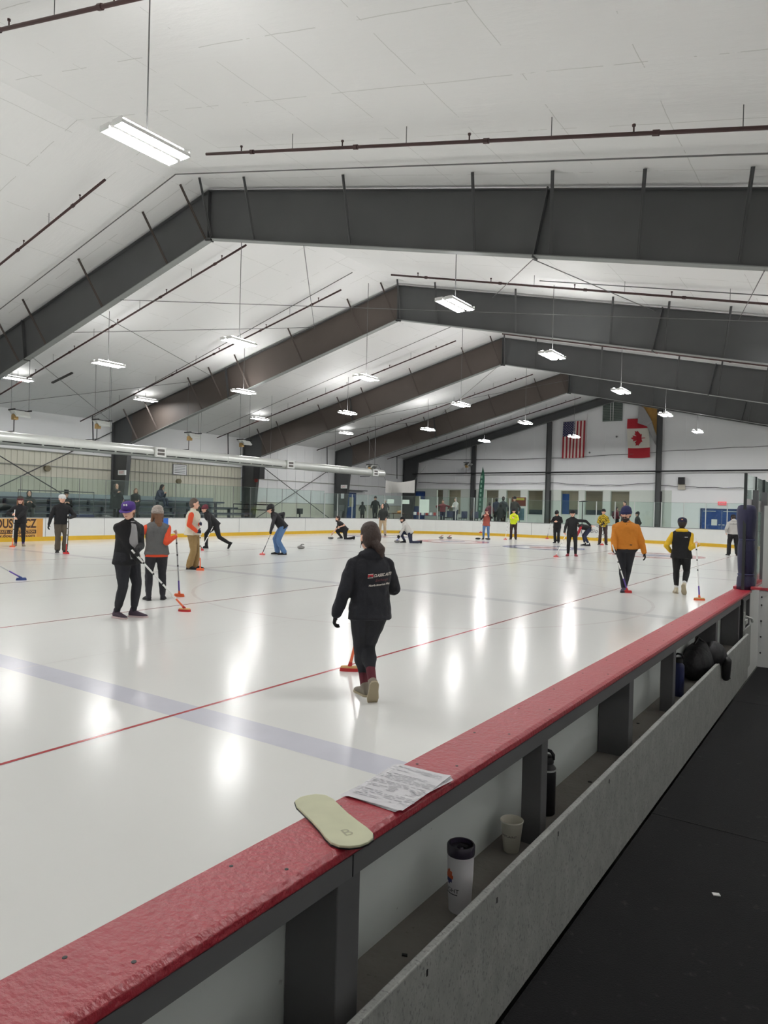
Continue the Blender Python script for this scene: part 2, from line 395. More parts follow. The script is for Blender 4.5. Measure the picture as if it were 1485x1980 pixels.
# ------------------------------------------------------------------ steel frames
BR_L = [-16.36, -18.07, -21.4, -24.8, -26.6, -28.1, -31.6, -33.3]; BR_R = [-16.1, -14.33, -10.93, -7.4, -5.6, -3.8, -2.0]
ORD = ['first', 'second', 'third', 'fourth', 'fifth', 'sixth', 'seventh']
for i, Y in enumerate(FYS):
    last = i == 4
    t = thing('steel_frame', 'grey steel portal frame, %s from the camera%s' % (ORD[i], ', against the flag wall' if last else ''), 'roof frame', (0, Y, 0), 0, 'steel roof frames')
    d = 1. if not last else .42
    def bo(x): return ftop(x)-(ftop(x)-fbot(x))*d
    for side in (0, 1):
        X1 = -33.9 if side == 0 else 2.2
        w = MB()
        w.prism([(XR,-.008,ftop(XR)), (X1,-.008,ftop(X1)), (X1,-.008,bo(X1)), (XR,-.008,bo(XR))], (0,.016,0))
        wb = w.build('rafter', m_steel2 if side == 0 and i in (1, 2, 3) else m_steel, t)
        f = MB(); f.bar((XR,0,ftop(XR)), (X1,0,ftop(X1)), .02, .22, (0,1,0)); f.build('top_flange', m_steel, wb)
        f = MB(); f.bar((XR,0,bo(XR)), (X1,0,bo(X1)), .022, .24, (0,1,0)); f.build('bottom_flange', m_flange, wb)
    c = MB()
    c.prism([(-33.9,-.008,ftop(-33.9)), (-35.55,-.008,ftop(-35.5)), (-35.55,-.008,0), (-34.55,-.008,0), (-34.05,-.008,bo(-33.9)), (-33.9,-.008,bo(-33.9))], (0,.016,0))
    cb = c.build('column', m_steel, t)
    f = MB(); f.bar((-34.55,0,0), (-34.05,0,bo(-33.9)), .02, .26, (0,1,0)); f.bar((-35.55,0,0), (-35.55,0,ftop(-35.5)), .02, .26, (0,1,0)); f.bar((-35.55,0,ftop(-35.55)), (-33.9,0,ftop(-33.9)), .02, .22, (0,1,0))
    f.build('column_flange', m_steel, cb)
    c = MB(); c.prism([(2.2,-.008,ftop(2.2)), (3.05,-.008,ftop(3.0)), (3.05,-.008,0), (2.5,-.008,0), (2.2,-.008,bo(2.2))], (0,.016,0)); c.build('column', m_steel, t)
    if last: continue
    for x in (XR, -26.2, -6.0):
        s = 1 if x > XR else -1; k = .05*s
        q = MB(); q.bar((x+(.30 if x == -6. else -.25 if x < -20 else 0),0,ftop(x)-.03), (x,0,bo(x)-.05), .03, .25, (0,1,0)); q.build('splice_plate', m_steel, t)
    q = MB(); q.obox((XR+.06,-.12,bo(XR)-.06), (.12,0,-.02), (0,.03,0), (0,0,.03)); q.build('bolt_bracket', m_black, t)
    for x in BR_L+BR_R:
        s = -1 if x < XR else 1
        xt = x+s*.28; zt_ = roof_z(xt)-.02
        q = MB(); q.bar((x,-.09,fbot(x)+.05), (xt,-.82,zt_), .07, .012); q.bar((x,-.09,fbot(x)+.05), (xt,-.82,zt_), .012, .07)
        q.build('flange_brace', m_steel2 if x < XR else m_steel, t)

# ------------------------------------------------------------------ hanging lights
def light_fixture(x, y, z, label):
    t = thing('hanging_light', label, 'ceiling light', (x, y, z), random.uniform(-.02, .02), 'twin hanging lights over the ice')
    h = MB(); L = .58
    for s in (-1, 1):
        pr = [(s*.04,.045),(s*.10,.075),(s*.20,.075),(s*.255,.03),(s*.26,-.015),(s*.245,-.015),(s*.24,.02),(s*.05,.02),(s*.04,.0)]
        h.prism([(a,-L,c) for a, c in pr], (0,2*L,0))
        h.box((min(s*.04,s*.26),-L-.012,-.02), (max(s*.04,s*.26),-L,.07)); h.box((min(s*.04,s*.26),L,-.02), (max(s*.04,s*.26),L+.012,.07))
    h.box((-.045,-L,.02), (.045,L,.06))
    h.build('housing', m_white, t)
    for s in (-1, 1):
        q = MB(); c_ = s*.1455; q.prism([(c_+.0975*math.cos(a_),-L,.002-.022*math.sin(a_)) for a_ in [PI*k_/8 for k_ in range(9)]], (0,2*L,0)); q.build('diffuser', lamp3 if y > 45 else lamp2 if y > 35 else lamp, t)
        MB().box((min(s*.11,s*.19),-L*.9,.076), (max(s*.11,s*.19),L*.9,.094)).build('added_uplight', MATS[('added_glow_far' if y > 20 else 'added_glow') if x > -30 else 'added_glow_low'], t)  # glowing strip added on top of the housing to brighten the ceiling
    br = MB(); br.bar((0,-.09,.06), (0,0,.22), .015, .015); br.bar((0,.09,.06), (0,0,.22), .015, .015); br.build('bracket', m_cable, t)
    MB().tube([(0,0,.20), (0,0,roof_z(x)-z)], .011, 6).build('stem', m_cable, t)
emat('added_glow', (1, .998, .985), 32); emat('added_glow_far', (1, .998, .985), 66); emat('added_glow_low', (1, .998, .985), 5)  # upward glow added to the fixtures, stronger towards the far end
ROWS = [(-.95, [6.55, 16.0, 22.85, 31.0, 39.3, 48.0], ''),
        (-8.85, [-9.5, -1.8, 6.55, 16.0, 22.85, 31.0, 39.3, 48.0], 'nearest the red rail'),
        (-17.0, [-6, 1, 6.6, 16.3, 23.4, 31.6, 39.8, 48.4], 'under the roof ridge'),
        (-24.35, [-6, 2, 8.6, 16.5, 23.7, 31.8, 40.7, 49.2], 'under the left roof slope'),
        (-31.1, [-6, 2, 8.6, 16.6, 23.3, 31.7, 40.5], 'above the bleachers')]
for x, ys, nm in ROWS:
    k = 0
    for y in ys:
        vis = nm and y > (3 if x > -10 else 10)
        if vis: k += 1
        light_fixture(x, y, 6.92, ('twin hanging light, %s from camera in the row %s' % (ORD[k-1], nm)) if vis else 'white twin hanging light outside the view over the near side of the ice')

# ------------------------------------------------------------------ pipes, conduits and rods under the roof
def slope_pipe(name, label, cat, x0, x1, y0, y1, drop, r, m, heads=True, group=None):
    n = 8; pts = [(x0+(x1-x0)*k/n, y0+(y1-y0)*k/n) for k in range(n+1)]
    P3 = [V(x, y, roof_z(x)-drop) for x, y in pts]
    t = thing(name, label, cat, P3[0], 0, group); o = P3[0]
    MB().tube([p-o for p in P3], r, 8).build('pipe', m, t, smooth=True)
    if heads:
        L = (P3[-1]-P3[0]).length; k = max(2, int(L/3.1)); d = (P3[-1]-P3[0]).normalized()
        for j in range(k):
            p = P3[0]+d*(1.2+j*3.0)
            if (p-P3[0]).length > L: break
            q = MB(); q.tube([p-o, p-o+V(0,0,.12)], .014, 6); q.tube([p-o+V(0,0,.12), p-o+V(0,0,.15)], .03, 6); q.build('sprinkler_head', m, t)
            c = p+d*.35
            q = MB(); q.tube([c-o-d*.05, c-o+d*.05], r*1.45, 8); q.build('coupling', m, t)
            c = p+d*1.6
            if (c-P3[0]).length < L:
                q = MB(); q.tube([c-o+V(0,0,-r), V(c.x, c.y, roof_z(c.x)+.0)-o], .008, 5); q.build('hanger', m_cable, t)
    if heads and x1 < -33 and y0 > 15:
        e = V(-34.2, y1, roof_z(-34.2)-drop)-o; MB().tube([e, e+V(0,.1,-2.0)], r, 8).build('drop_pipe', m_black, t)
    return t
slope_pipe('sprinkler_pipe', 'dark sprinkler pipe crossing above the nearest hanging light', 'pipe', -8.3, -15.4, 6.4, 6.28, .35, .034, m_pipe, True, 'sprinkler pipes')
for i, (y, xa, xb) in enumerate([(11.5, -17.3, -35.2), (16.9, -17.4, -35.2), (22.3, -17.55, -35.3), (32.0, -17.6, -35.2), (42.2, -17.6, -35.2), (52.0, -17.8, -35.2)]):
    slope_pipe('sprinkler_pipe', 'dark red sprinkler pipe on the left roof slope, %s from the camera' % ORD[i], 'pipe', xa, xb, y, y, .35, .034, m_pipe, True, 'sprinkler pipes')
for i, (y, xa, xb) in enumerate([(11.37, -13.1, 2.5), (21.75, -14.76, 2.5), (32.0, -15.0, 2.5)]):
    slope_pipe('sprinkler_pipe', 'dark red sprinkler pipe on the right roof slope, %s from the camera' % ORD[i], 'pipe', xa, xb, y, y, .35, .034, m_pipe, True, 'sprinkler pipes')
for i, (x0, x1, y0, y1, nm) in enumerate([(XR, -35.2, 13.0, 13.3, 'in front of the first frame on the left slope'), (XR, 2.5, 13.0, 12.7, 'in front of the first frame on the right slope'),
        (-16.7, -35.2, 21.9, 22.9, 'beside the third left pipe'), (-9.0, 2.5, 21.95, 21.6, 'above the second right pipe'), (-17, -35.2, 30.6, 31.1, 'beside the fourth left pipe')]):
    slope_pipe('conduit', 'thin grey conduit under the roof %s' % nm, 'conduit', x0, x1, y0, y1, .12, .016, m_cable, False, 'roof conduits')
for p, q, nm in [((-20.6,14.35,8.33), (-2.0,24.45,7.55), 'longest, crossing the second bay left to right'), ((-23.6,14.35,7.6), (-20.8,24.45,9.7), 'left slope, level in the view'),
        ((-21.7,14.35,8.0), (-27.4,24.45,8.05), 'left slope, falling to the right'), ((-25.9,14.35,6.95), (-35.2,24.45,5.9), 'by the left eave, falling to the second column'),
        ((-12.6,14.35,8.62), (-20.7,24.45,9.6), 'steep, under the ridge behind the first frame'), ((-35.3,17.6,6.2), (-28.2,24.45,7.9), 'by the left eave, rising to the second frame'),
        ((-6.05,14.35,7.1), (-11.9,24.45,9.75), 'right slope, leaving the splice plate to the left'), ((-6.05,14.35,7.1), (-5.9,24.45,8.4), 'right slope, leaving the splice plate to the right'), ((-1.6,14.35,6.1), (-3.4,24.45,7.8), 'right slope at the edge of the view'),
        ((-26.3,34.9,7.0), (-16.2,45,10.3), 'far left slope, rising right'), ((-16.3,34.9,9.6), (-26.3,45,8.2), 'far left slope, falling right'), ((-35.3,34.9,5.9), (-26.3,45,8.2), 'far left eave, rising right')]:
    tag(MB().tube([p, q], .011, 6).build('bracing_rod', m_cable), 'thin steel roof bracing rod, %s' % nm, 'rod', 'roof bracing rods')
# wall bracing
for i, (ya, za, yb, zb, nm) in enumerate([(14.5, .3, 24.4, 5.6, 'first'), (14.5, 5.6, 24.4, .3, 'first'), (34.9, 5.0, 45, .2, 'third'), (34.9, .2, 45, 5.0, 'third')]):
    up = zb > za
    tag(MB().tube([(XL+.35, ya, za), (XL+.35, yb, zb)], .028, 6).build('wall_brace', m_steel), 'dark diagonal wall brace rising to the %s in the %s bay' % ('right' if up else 'left', nm), 'brace', 'wall cross braces')

# ------------------------------------------------------------------ galvanised air duct with grilles
DX, DZ, DR = -28.5, 4.04, .27
t = thing('air_duct', 'long round galvanised air duct hanging above the bleachers', 'duct', (DX, 0, DZ))
segs = [-6, 2, 10, 17.6, 22.4, 26.5, 31.4, 36.2, 40.2, 41.5]
for a, c in zip(segs, segs[1:]):
    r = DR if a < 31 else DR*.92
    q = MB(); q.tube([(0,a,0), (0,a+.03,0), (0,a+.03,0), (0,c,0)], [r+.012, r+.012, r, r], 28); q.build('duct_section', m_chrome, t, smooth=True, angle=40)
q = MB(); q.ell((0,41.5,0), (DR*.92,0,0), (0,.16,0), (0,0,DR*.92)); q.build('end_cap', m_chrome, t, smooth=True)
for k in range(34):
    y = 2+k*.86
    if y > 31: break
    MB().obox((.235,y,-.155), (.004,0,.006), (0,.38,0), (.018,0,.012)).build('slot_vent', m_black, t)
for y in (22.05, 31.4, 40.2):
    g = MB(); g.box((-.02,y-.32,-.24), (.34,y+.32,.24)); gb = g.build('grille_box', m_chrome, t)
    f = MB(); f.box((.34,y-.27,-.2), (.36,y+.27,-.15)); f.box((.34,y-.27,.15), (.36,y+.27,.2)); f.box((.34,y-.27,-.15), (.36,y-.21,.15)); f.box((.34,y+.21,-.15), (.36,y+.27,.15)); f.box((.34,y-.21,-.02), (.36,y+.21,.02))
    f.build('grille', m_white, gb); MB().box((.335,y-.21,-.15), (.345,y+.21,.15)).build('louvre', mat('dark_louvre', rgb(96, 92, 88), .6), gb)
for y in (6, 12, 19.5, 24.8, 30, 36, 40.5):
    MB().tube([(0,y,DR), (0,y,roof_z(DX)-DZ)], .008, 5).build('hanger', m_cable, t)
# infrared heaters over the bleachers
def heater(x, y, z, tilt, label, lit=True):
    t = thing('radiant_heater', label, 'heater', (x, y, z), 0, 'radiant heaters over the bleachers')
    for s in (-1, 1):
        c_ = V(s*.17,0,-.04*s); ax_ = V(.105,0,.095*tilt); nz_ = V(-.03*tilt,0,.033)
        q = MB(); q.obox(c_, ax_, (0,.30,0), nz_); q.build('reflector', m_chrome, t)
        q = MB()
        for k_ in range(7): q.obox(c_+V(0,-.24+.08*k_,0)-nz_*1.05, ax_*.8, (0,.016,0), nz_*.12)
        q.build('burner_face', m_black, t)
    q = MB(); q.box((-.26,-.36,.10), (.26,-.32,.16)); q.box((-.26,.32,.10), (.26,.36,.16)); q.box((-.03,-.36,.12), (.03,.36,.15)); q.build('bracket', m_black, t)
    q = MB(); q.box((-.12,-.30,-.28), (.10,-.12,-.06)); q.build('burner_box', mat('brass_burner', rgb(170, 140, 90), .4, metal=.4), t)
    MB().tube([(0,-.37,.16), (0,-.37,roof_z(x)-z)], .01, 5).build('hanger', m_cable, t); MB().tube([(0,.37,.16), (0,.37,roof_z(x)-z)], .01, 5).build('hanger', m_cable, t)
    MB().tube([(-.05,-.22,-.2), (-.05,-.22,-.75), (-.9,-.22,-.75)], .022, 6).build('gas_pipe', m_black, t)
for i, (y, z) in enumerate([(15.6, 5.16), (19.4, 5.19), (24.7, 5.14), (28.4, 5.12)]):
    heater(-29, y, z, -1, 'twin-panel radiant heater above the duct, %s from the camera' % ORD[i])
heater(-30.0, 42.3, 4.62, 1, 'twin-panel radiant heater at the far end of the duct')
heater(-28.3, 54.2, 5.5, 1, 'twin-panel radiant heater beside the far wall columns')
for i, y in enumerate((17.9, 26.3, 36.4)):
    p = MB(); p.bar((-30.6,y,roof_z(-30.6)-.5), (-29.2,y+.1,roof_z(-29.2)-.5), .1, .06); o = tag(p.build('shade_bar', m_black), 'short black bar under the left eave, %s from the camera' % ORD[i], 'bar', 'black bars under the eave')
# ------------------------------------------------------------------ near boards with the red rail
T = thing('rink_boards', 'near rink boards with wide red top rail beside the walkway', 'rink boards', (0,0,0))
b = MB(); b.prism([(-1.107,-6,.885), (-1.107,-6,.912), (-1.10,-6,.916), (-.945,-6,.916), (-.932,-6,.908), (-.930,-6,.892), (-.936,-6,.885)], (0,14.1,0))
cap = b.build('red_top_rail', m_red, T, bevel=.002)
k = 0
for i in range(22):
    y = .3+i*.37
    for x, dy in ((-1.072, 0), (-.972, .06)):
        q = MB(); q.lathe((x, y+dy, .9152), [(.0045,0), (.0045,.0014), (.003,.0016)], 10); q.build('rail_screw', m_black, cap)
MB().box((-.955,-6,.836), (-.935,7.36,.885)).build('fascia', m_fascia, T)
MB().box((-1.105,-6,-.0), (-1.093,7.36,.885)).build('panel', m_panel, T)
MB().box((-1.110,-6,0), (-1.105,7.36,.20)).build('kick_plate', m_yellow, T)
for y, w, dp in ((-.9,.08,.15), (.15,.07,.07), (1.235,.085,.15), (2.43,.06,.075), (3.58,.08,.15), (4.56,.07,.075), (6.05,.09,.15), (7.27,.07,.15)):
    MB().box((-.94-dp,y,.15), (-.94,y+w,.85)).build('post', m_frame, T, bevel=.003)
MB().box((-1.093,-6,.43), (-.88,7.36,.457)).build('shelf', m_shelf, T)
MB().box((-.945,1.281,.836), (-.9335,1.2835,.885)).build('fascia_joint', m_black, T)
b = MB(); b.box((-.885,-6,.155), (-.862,7.36,.572)); b.build('kick_board', m_curb, T, bevel=.004)
for y, z in ((.75,.50), (1.1,.515), (1.5,.52), (1.9,.52), (2.4,.53), (3.0,.53)):
    MB().box((-.862,y,z), (-.8605,y+.006,z+.016)).build('kick_board_screw', m_black, T)
# gate at the end of the bench
T = thing('bench_gate', 'narrow bench gate with latch at the far end of the red rail', 'gate', (0,0,0))
b = MB(); b.box((-.96,7.40,.17), (-.93,7.46,.885)); b.box((-.96,7.92,.17), (-.93,7.97,.885)); b.box((-.96,7.40,.845), (-.93,7.97,.885)); b.build('frame', m_frame, T)
MB().box((-1.095,7.40,.0), (-1.08,7.97,.885)).build('panel', m_panel, T)
MB().box((-.93,7.42,.17), (-.915,7.95,.58)).build('kick_panel', m_curb, T)
b = MB(); b.box((-.93,7.44,.64), (-.90,7.60,.68)); b.box((-.93,7.40,.60), (-.91,7.47,.76)); b.tube([(-.90,7.45,.72), (-.86,7.5,.70), (-.86,7.58,.66)], .012, 6); b.build('latch', m_chrome, T)
MB().tube([(-.925,7.38,.16), (-.925,7.38,.88)], .012, 6).build('hinge_rod', m_black, T)
# divider at the end of the walkway
T = thing('divider_boards', 'white divider boards with red cap across the end of the walkway', 'rink boards', (0,0,0))
MB().box((-.855,8.0,.157), (XRW,8.05,.93)).build('panel', WHITE, T)
MB().box((-.93,7.98,.93), (XRW,8.10,.955)).build('cap', m_red, T)
for z in (.3, .46, .62, .78, .86):
    for x in (-.83, -.60): MB().lathe((x,7.997,z), [(.007,-.007), (.007,.007)], 8).build('bolt', m_black, T)
MB().box((-.83,8.0,.955), (-.70,8.08,1.78)).build('post', mat('pale_post', rgb(186, 190, 188), .5, var=.06), T)
# right hand glass past the gate
T = thing('side_glass', 'tall dark green rink glass panes behind the navy padded post', 'rink glass', (0,0,0))
for i in range(9):
    y = 8.02+i*.78
    MB().box((-1.012,y+.01,.93), (-1.0,y+.77,2.10)).build('glass_pane', m_glassg, T)
    q = MB(); q.box((-1.02,y-.012,.92), (-.992,y+.012,2.11)); q.build('glass_post', mat('dark_edge', rgb(44, 50, 50), .4), T)
    if i < 2: MB().box((-.999,y+.03,1.72), (-.996,y+.74,1.85)).build('white_strip', m_white, T)
b = MB(); b.box((-1.09,8.0,0), (-.95,32.6,.915)); b.build('base_boards', WHITE, T)
MB().box((-1.107,8.1,.915), (-.93,32.6,.94)).build('cap_rail', m_red, T)
MB().box((-.99,8.45,.94), (-.94,8.53,1.95)).build('support_post', m_frame, T); MB().box((-.985,9.2,.94), (-.93,9.3,1.95)).build('support_post', m_frame, T)
T = thing('padded_post', 'navy padded post strapped at the end of the red rail', 'padded post', (-.992, 8.10, .916))
P = [(.0,.098),(.05,.105),(.12,.098),(.145,.086),(.155,.083),(.165,.086),(.2,.092),(.32,.098),(.44,.096),(.50,.088),(.512,.084),(.525,.09),(.56,.096),(.64,.104),(.74,.112),(.82,.11),(.855,.095),(.87,.06)]
b = MB(); n = 28; rs = []
for z, r in P:
    r *= .84; rs.append([V(r*(1+.03*math.sin(3*a+z*9)+.02*math.sin(7*a+z*23))*math.cos(a)-.035*max(0, z-.5), r*(1+.03*math.sin(3*a+z*9))*math.sin(a), z) for a in [2*PI*k/n for k in range(n)]])
b.rings(rs); b.build('foam_pad', mat('navy_vinyl', rgb(42, 42, 72), .5, bump=.4, bscale=14, var=.1), T, smooth=True)
for z in (.155, .512):
    MB().lathe((-.0,0,z-.008), [(.075,0), (.0785,.003), (.0785,.013), (.075,.016)], 24, False).build('strap', mat('navy_strap', rgb(58, 62, 98), .6), T, smooth=True)

# ------------------------------------------------------------------ left and far boards with glass
T = thing('rink_boards', 'white rink boards with yellow kick plate along the bleachers and far end', 'rink boards', (0,0,0))
OUT = rink_outline(0, 16)[::-1]      # from left near to right
def wallstrip(off0, off1, z0, z1, pts, name, m, par, smooth=False):
    b = MB(); o0 = rink_outline(off0, 16)[::-1]; o1 = rink_outline(off1, 16)[::-1]
    rs = []
    for i in range(len(o0)-1):
        (x0, y0), (x1, y1) = o0[i], o1[i]; rs.append([V(x0,y0,z0), V(x1,y1,z0), V(x1,y1,z1), V(x0,y0,z1)])
    b.rings(rs); return b.build(name, m, par)
i0 = len(OUT)
wallstrip(0, .06, 0, .90, OUT, 'board_panel', WHITE, T)
wallstrip(-.012, .0, 0, .17, OUT, 'kick_plate', m_yellow, T)
wallstrip(-.01, .10, .90, .93, OUT, 'cap_rail', mat('dark_cap', rgb(120, 122, 124), .5), T)
for y in (15.4, 18, 20.6, 23.2, 25.8, 28.4, 31): MB().box((BX0-.001,y,.17), (BX0+.002,y+.015,.9)).build('board_seam', m_fascia, T)
for x in (-16.9, -14.3, -9.2): MB().box((x,BY1-.002,.17), (x+.02,BY1+.001,.9)).build('board_seam', m_fascia, T)
T = thing('rink_glass', 'clear rink glass with slim posts above the left and far boards', 'rink glass', (0,0,0))
def arc_pts():
    pts = []
    y = 1.0
    while y < BY1-RC-.3: pts.append((BX0-.05, y, 'L')); y += 1.22
    n = 11
    for k in range(n+1):
        a = PI-k*PI/2/n; pts.append((BX0+RC+(RC+.05)*math.cos(a), BY1-RC+(RC+.05)*math.sin(a), 'C'))
    x = BX0+RC+1.15
    while x < BX1-RC: pts.append((x, BY1+.05, 'F')); x += 1.08
    for k in range(0, n+1):
        a = PI/2-k*PI/2/n; pts.append((BX1-RC+(RC+.05)*math.cos(a), BY1-RC+(RC+.05)*math.sin(a), 'F'))
    return pts
AP = arc_pts()
for i, (p, q) in enumerate(zip(AP, AP[1:])):
    z1 = 2.52 if p[2] == 'L' else 2.30 if p[2] == 'F' else 2.40
    if p[1] < 8 and p[2] == 'L': continue
    d = V(q[0]-p[0], q[1]-p[1], 0); n_ = V(-d.y, d.x, 0).normalized()*.006
    a, c = V(p[0], p[1], .93), V(q[0], q[1], .93)
    b = MB(); b.prism([a-n_, c-n_, c+n_, a+n_], (0,0,z1-.93)); b.build('glass_pane', m_glass, T)
    if p[2] == 'L': MB().box((p[0]-.008,p[1]-.008,.9), (p[0]+.008,p[1]+.008,z1)).build('glass_post', m_fascia, T)
    else: MB().box((p[0]-.022,p[1]-.022,.9), (p[0]+.022,p[1]+.022,z1+.0)).build('glass_post', m_post, T)
    e = MB(); e.bar(a+V(0,0,z1-.93), c+V(0,0,z1-.93), .012, .012); e.build('glass_edge', mat('glass_edge', rgb(120, 134, 130), .3), T)
# advert on the left boards
T = thing('advert_panel', 'orange advert panel on the left boards behind the woman in black', 'advert', (BX0+.002, 13.4, .5))
m_or = mat('orange_advert', rgb(214, 164, 88), .45); m_txt = mat('brown_print', rgb(66, 38, 28), .5); m_org2 = mat('deep_orange', rgb(206, 146, 62), .45)
MB().box((0,-1.2,-.33), (.004,1.9,.38)).build('sheet', m_or, T)
MB().box((.004,1.66,-.33), (.006,1.9,.36)).build('orange_band', m_org2, T)
def onleft(y, z, off=.007): return frame4((off, y, z), (0,1,0), (0,0,1))
text_mesh('DOUSEVICZ', .46, onleft(.71, .17), m_txt, 'lettering', T, bold=.014, width=1.82)
MB().box((.004,-.25,-.20), (.006,1.63,-.05)).build('brown_bar', m_txt, T)
text_mesh('REAL ESTATE - CONSTRUCTION', .125, onleft(.69, -.125, .008), m_or, 'lettering', T, bold=.003, width=1.78)
text_mesh('www.dousevicz.com', .17, onleft(.72, -.275), m_txt, 'lettering', T, bold=.004, width=1.74)
tag(MB().box((BX0+.002,21.0,.50), (BX0+.006,21.32,.93)).build('blue_marker', mat('blue_marker', rgb(40, 100, 190), .5)), 'small blue rectangle on the left boards beside the grey beanie', 'marker')
# logo on the far boards
T = thing('board_logo', 'round line logo on the far boards beside the yellow jersey', 'logo', (-13.1, BY1-.004, .50))
m_ink = mat('grey_ink', rgb(84, 84, 96), .5)
b = MB()
for k in range(40):
    a, e = 2*PI*k/40, 2*PI*(k+1)/40
    if .18 < (k/40) < .34: continue
    for r0, r1 in ((.40,.43), (.46,.47)):
        b.quad((1.6*r0*math.cos(a),0,.85*r0*math.sin(a)), (1.6*r1*math.cos(a),0,.85*r1*math.sin(a)), (1.6*r1*math.cos(e),0,.85*r1*math.sin(e)), (1.6*r0*math.cos(e),0,.85*r0*math.sin(e)))
b.build('ring', m_ink, T)
text_mesh('aBio', .34, frame4((0,-.002,.06), (1,0,0), (0,0,1)), m_ink, 'lettering', T, shear=.2)

# ------------------------------------------------------------------ bleachers behind the left boards
T = thing('bleachers', 'four row grey bench bleachers behind the left rink glass', 'bleachers', (0,0,0))
BROWS = [(-29.3,.80), (-30.5,1.10), (-31.7,1.40), (-32.9,1.72)]
for x, z in BROWS:
    MB().box((x-.32,3,z-.05), (x,30.6,z)).build('bench', m_bleach, T)
    MB().box((x,3,z-.09), (x+.03,30.6,z+.005)).build('bench_edge', m_navyedge, T)
    MB().box((x-.95,3,z-.16), (x-.32,30.6,z-.12)).build('footboard', m_bleach, T)
    for k in range(13):
        y = 4.2+k*2.15
        MB().box((x-.26,y,0), (x-.06,y+.07,z-.05)).build('support', m_navyedge, T)
MB().box((-34.0,3,0), (-33.9,30.6,1.95)).build('back_panel', m_bleach, T)
T = thing('guard_rail', 'black tube guard rail at the far end of the bleachers', 'railing', (0,0,0))
b = MB(); b.tube([(-32.4,30.9,0), (-32.4,30.9,1.62), (-29.0,30.9,1.62), (-29.0,30.9,0)], .035, 8); b.tube([(-32.4,30.9,1.3), (-29,30.9,1.3)], .03, 8); b.tube([(-31,30.9,0), (-31,30.9,1.6)], .03, 8); b.build('rail', m_black, T)
for y0, y1, nm in ((15.7, 19.2, 'behind the man in the black jacket'),):
    T = thing('aisle_railing', 'thin grey aisle railing on the bleachers %s' % nm, 'railing', (0,0,0))
    b = MB(); b.tube([(-29.2,y0,.8), (-29.2,y0,2.0), (-29.2,y1,2.0), (-29.2,y1,.8)], .022, 6); b.tube([(-29.2,y0,1.6), (-29.2,y1,1.6)], .016, 6); b.build('rail', m_steel, T)
b = MB(); b.box((-27.9,16.4,0), (-27.3,18.0,1.03)); tag(b.build('storage_box', mat('navy_box', rgb(44, 52, 92), .5), bevel=.03), 'navy storage box behind the left boards beside the man in black jacket', 'box')
b = MB(); b.box((-27.85,18.25,-.02), (-27.35,19.15,.5)); b.ell((-27.6,18.7,.72), (.3,0,0), (0,.55,0), (0,0,.28)); tag(b.build('duffel_bag', m_black, smooth=True), 'black duffel bag behind the left boards right of the navy box', 'bag')
# things fixed to the left wall and columns
def sign(name, label, cat, a, c, mface, frame=None):
    t = thing(name, label, cat, a)
    return t
T = thing('exit_sign', 'white exit sign box on the second frame column', 'sign', (-34.3, 24.3, 3.22)); MB().box((-.32,-.08,-.13), (.30,.02,.13)).build('housing', m_white, T)
text_mesh('EXIT', .2, frame4((0,-.082,0), (1,0,0), (0,0,1)), mat('red_letters', rgb(200, 60, 60), .5), 'lettering', T)
T = thing('exit_sign', 'white exit sign box on the fourth frame column above the blue door', 'sign', (-34.45, 44.8, 3.2)); MB().box((-.28,-.08,-.14), (.28,.02,.14)).build('housing', m_white, T)
text_mesh('EXIT', .2, frame4((0,-.082,0), (1,0,0), (0,0,1)), MATS['red_letters'], 'lettering', T)
T = thing('notice_board', 'white framed notice board on the ribbed wall below the duct grille', 'notice board', (XL+.08, 29.3, 3.68)); MB().box((0,-.55,-.34), (.03,.55,.34)).build('frame', m_fascia, T); MB().box((.03,-.5,-.3), (.035,.5,.3)).build('sheet', m_wallwhite, T)
for k in range(5): MB().box((.036,-.42,.2-k*.1), (.038,.42,.23-k*.1)).build('printed_line', m_fascia, T)
T = thing('loudspeaker', 'black loudspeaker on the third frame column', 'loudspeaker', (-33.75, 34.5, 3.75)); MB().box((-.28,-.3,-.4), (.3,.2,.4)).build('cabinet', m_black, T, bevel=.02); MB().box((-.22,-.315,-.34), (.24,-.30,.34)).build('grille', m_dark, T)
T = thing('alarm_bell', 'small red alarm bell under the loudspeaker', 'alarm bell', (-34.05, 34.55, 3.25)); b = MB(); b.tube([(0,0,0), (0,-.08,0)], .14, 18); b.build('gong', mat('red_alarm', rgb(150, 40, 40), .4), T)
for i, (y, z) in enumerate(((20.6, 3.25), (29.2, 2.95))):
    b = MB(); b.tube([(XL+.05,y,z), (XL+.22,y,z)], .16, 16); tag(b.build('wall_lamp', mat('dull_brass', rgb(120, 112, 88), .5)), 'round wall lamp on the ribbed wall in the %s bay' % ('nearer' if i == 0 else 'farther'), 'wall lamp', 'round wall lamps')
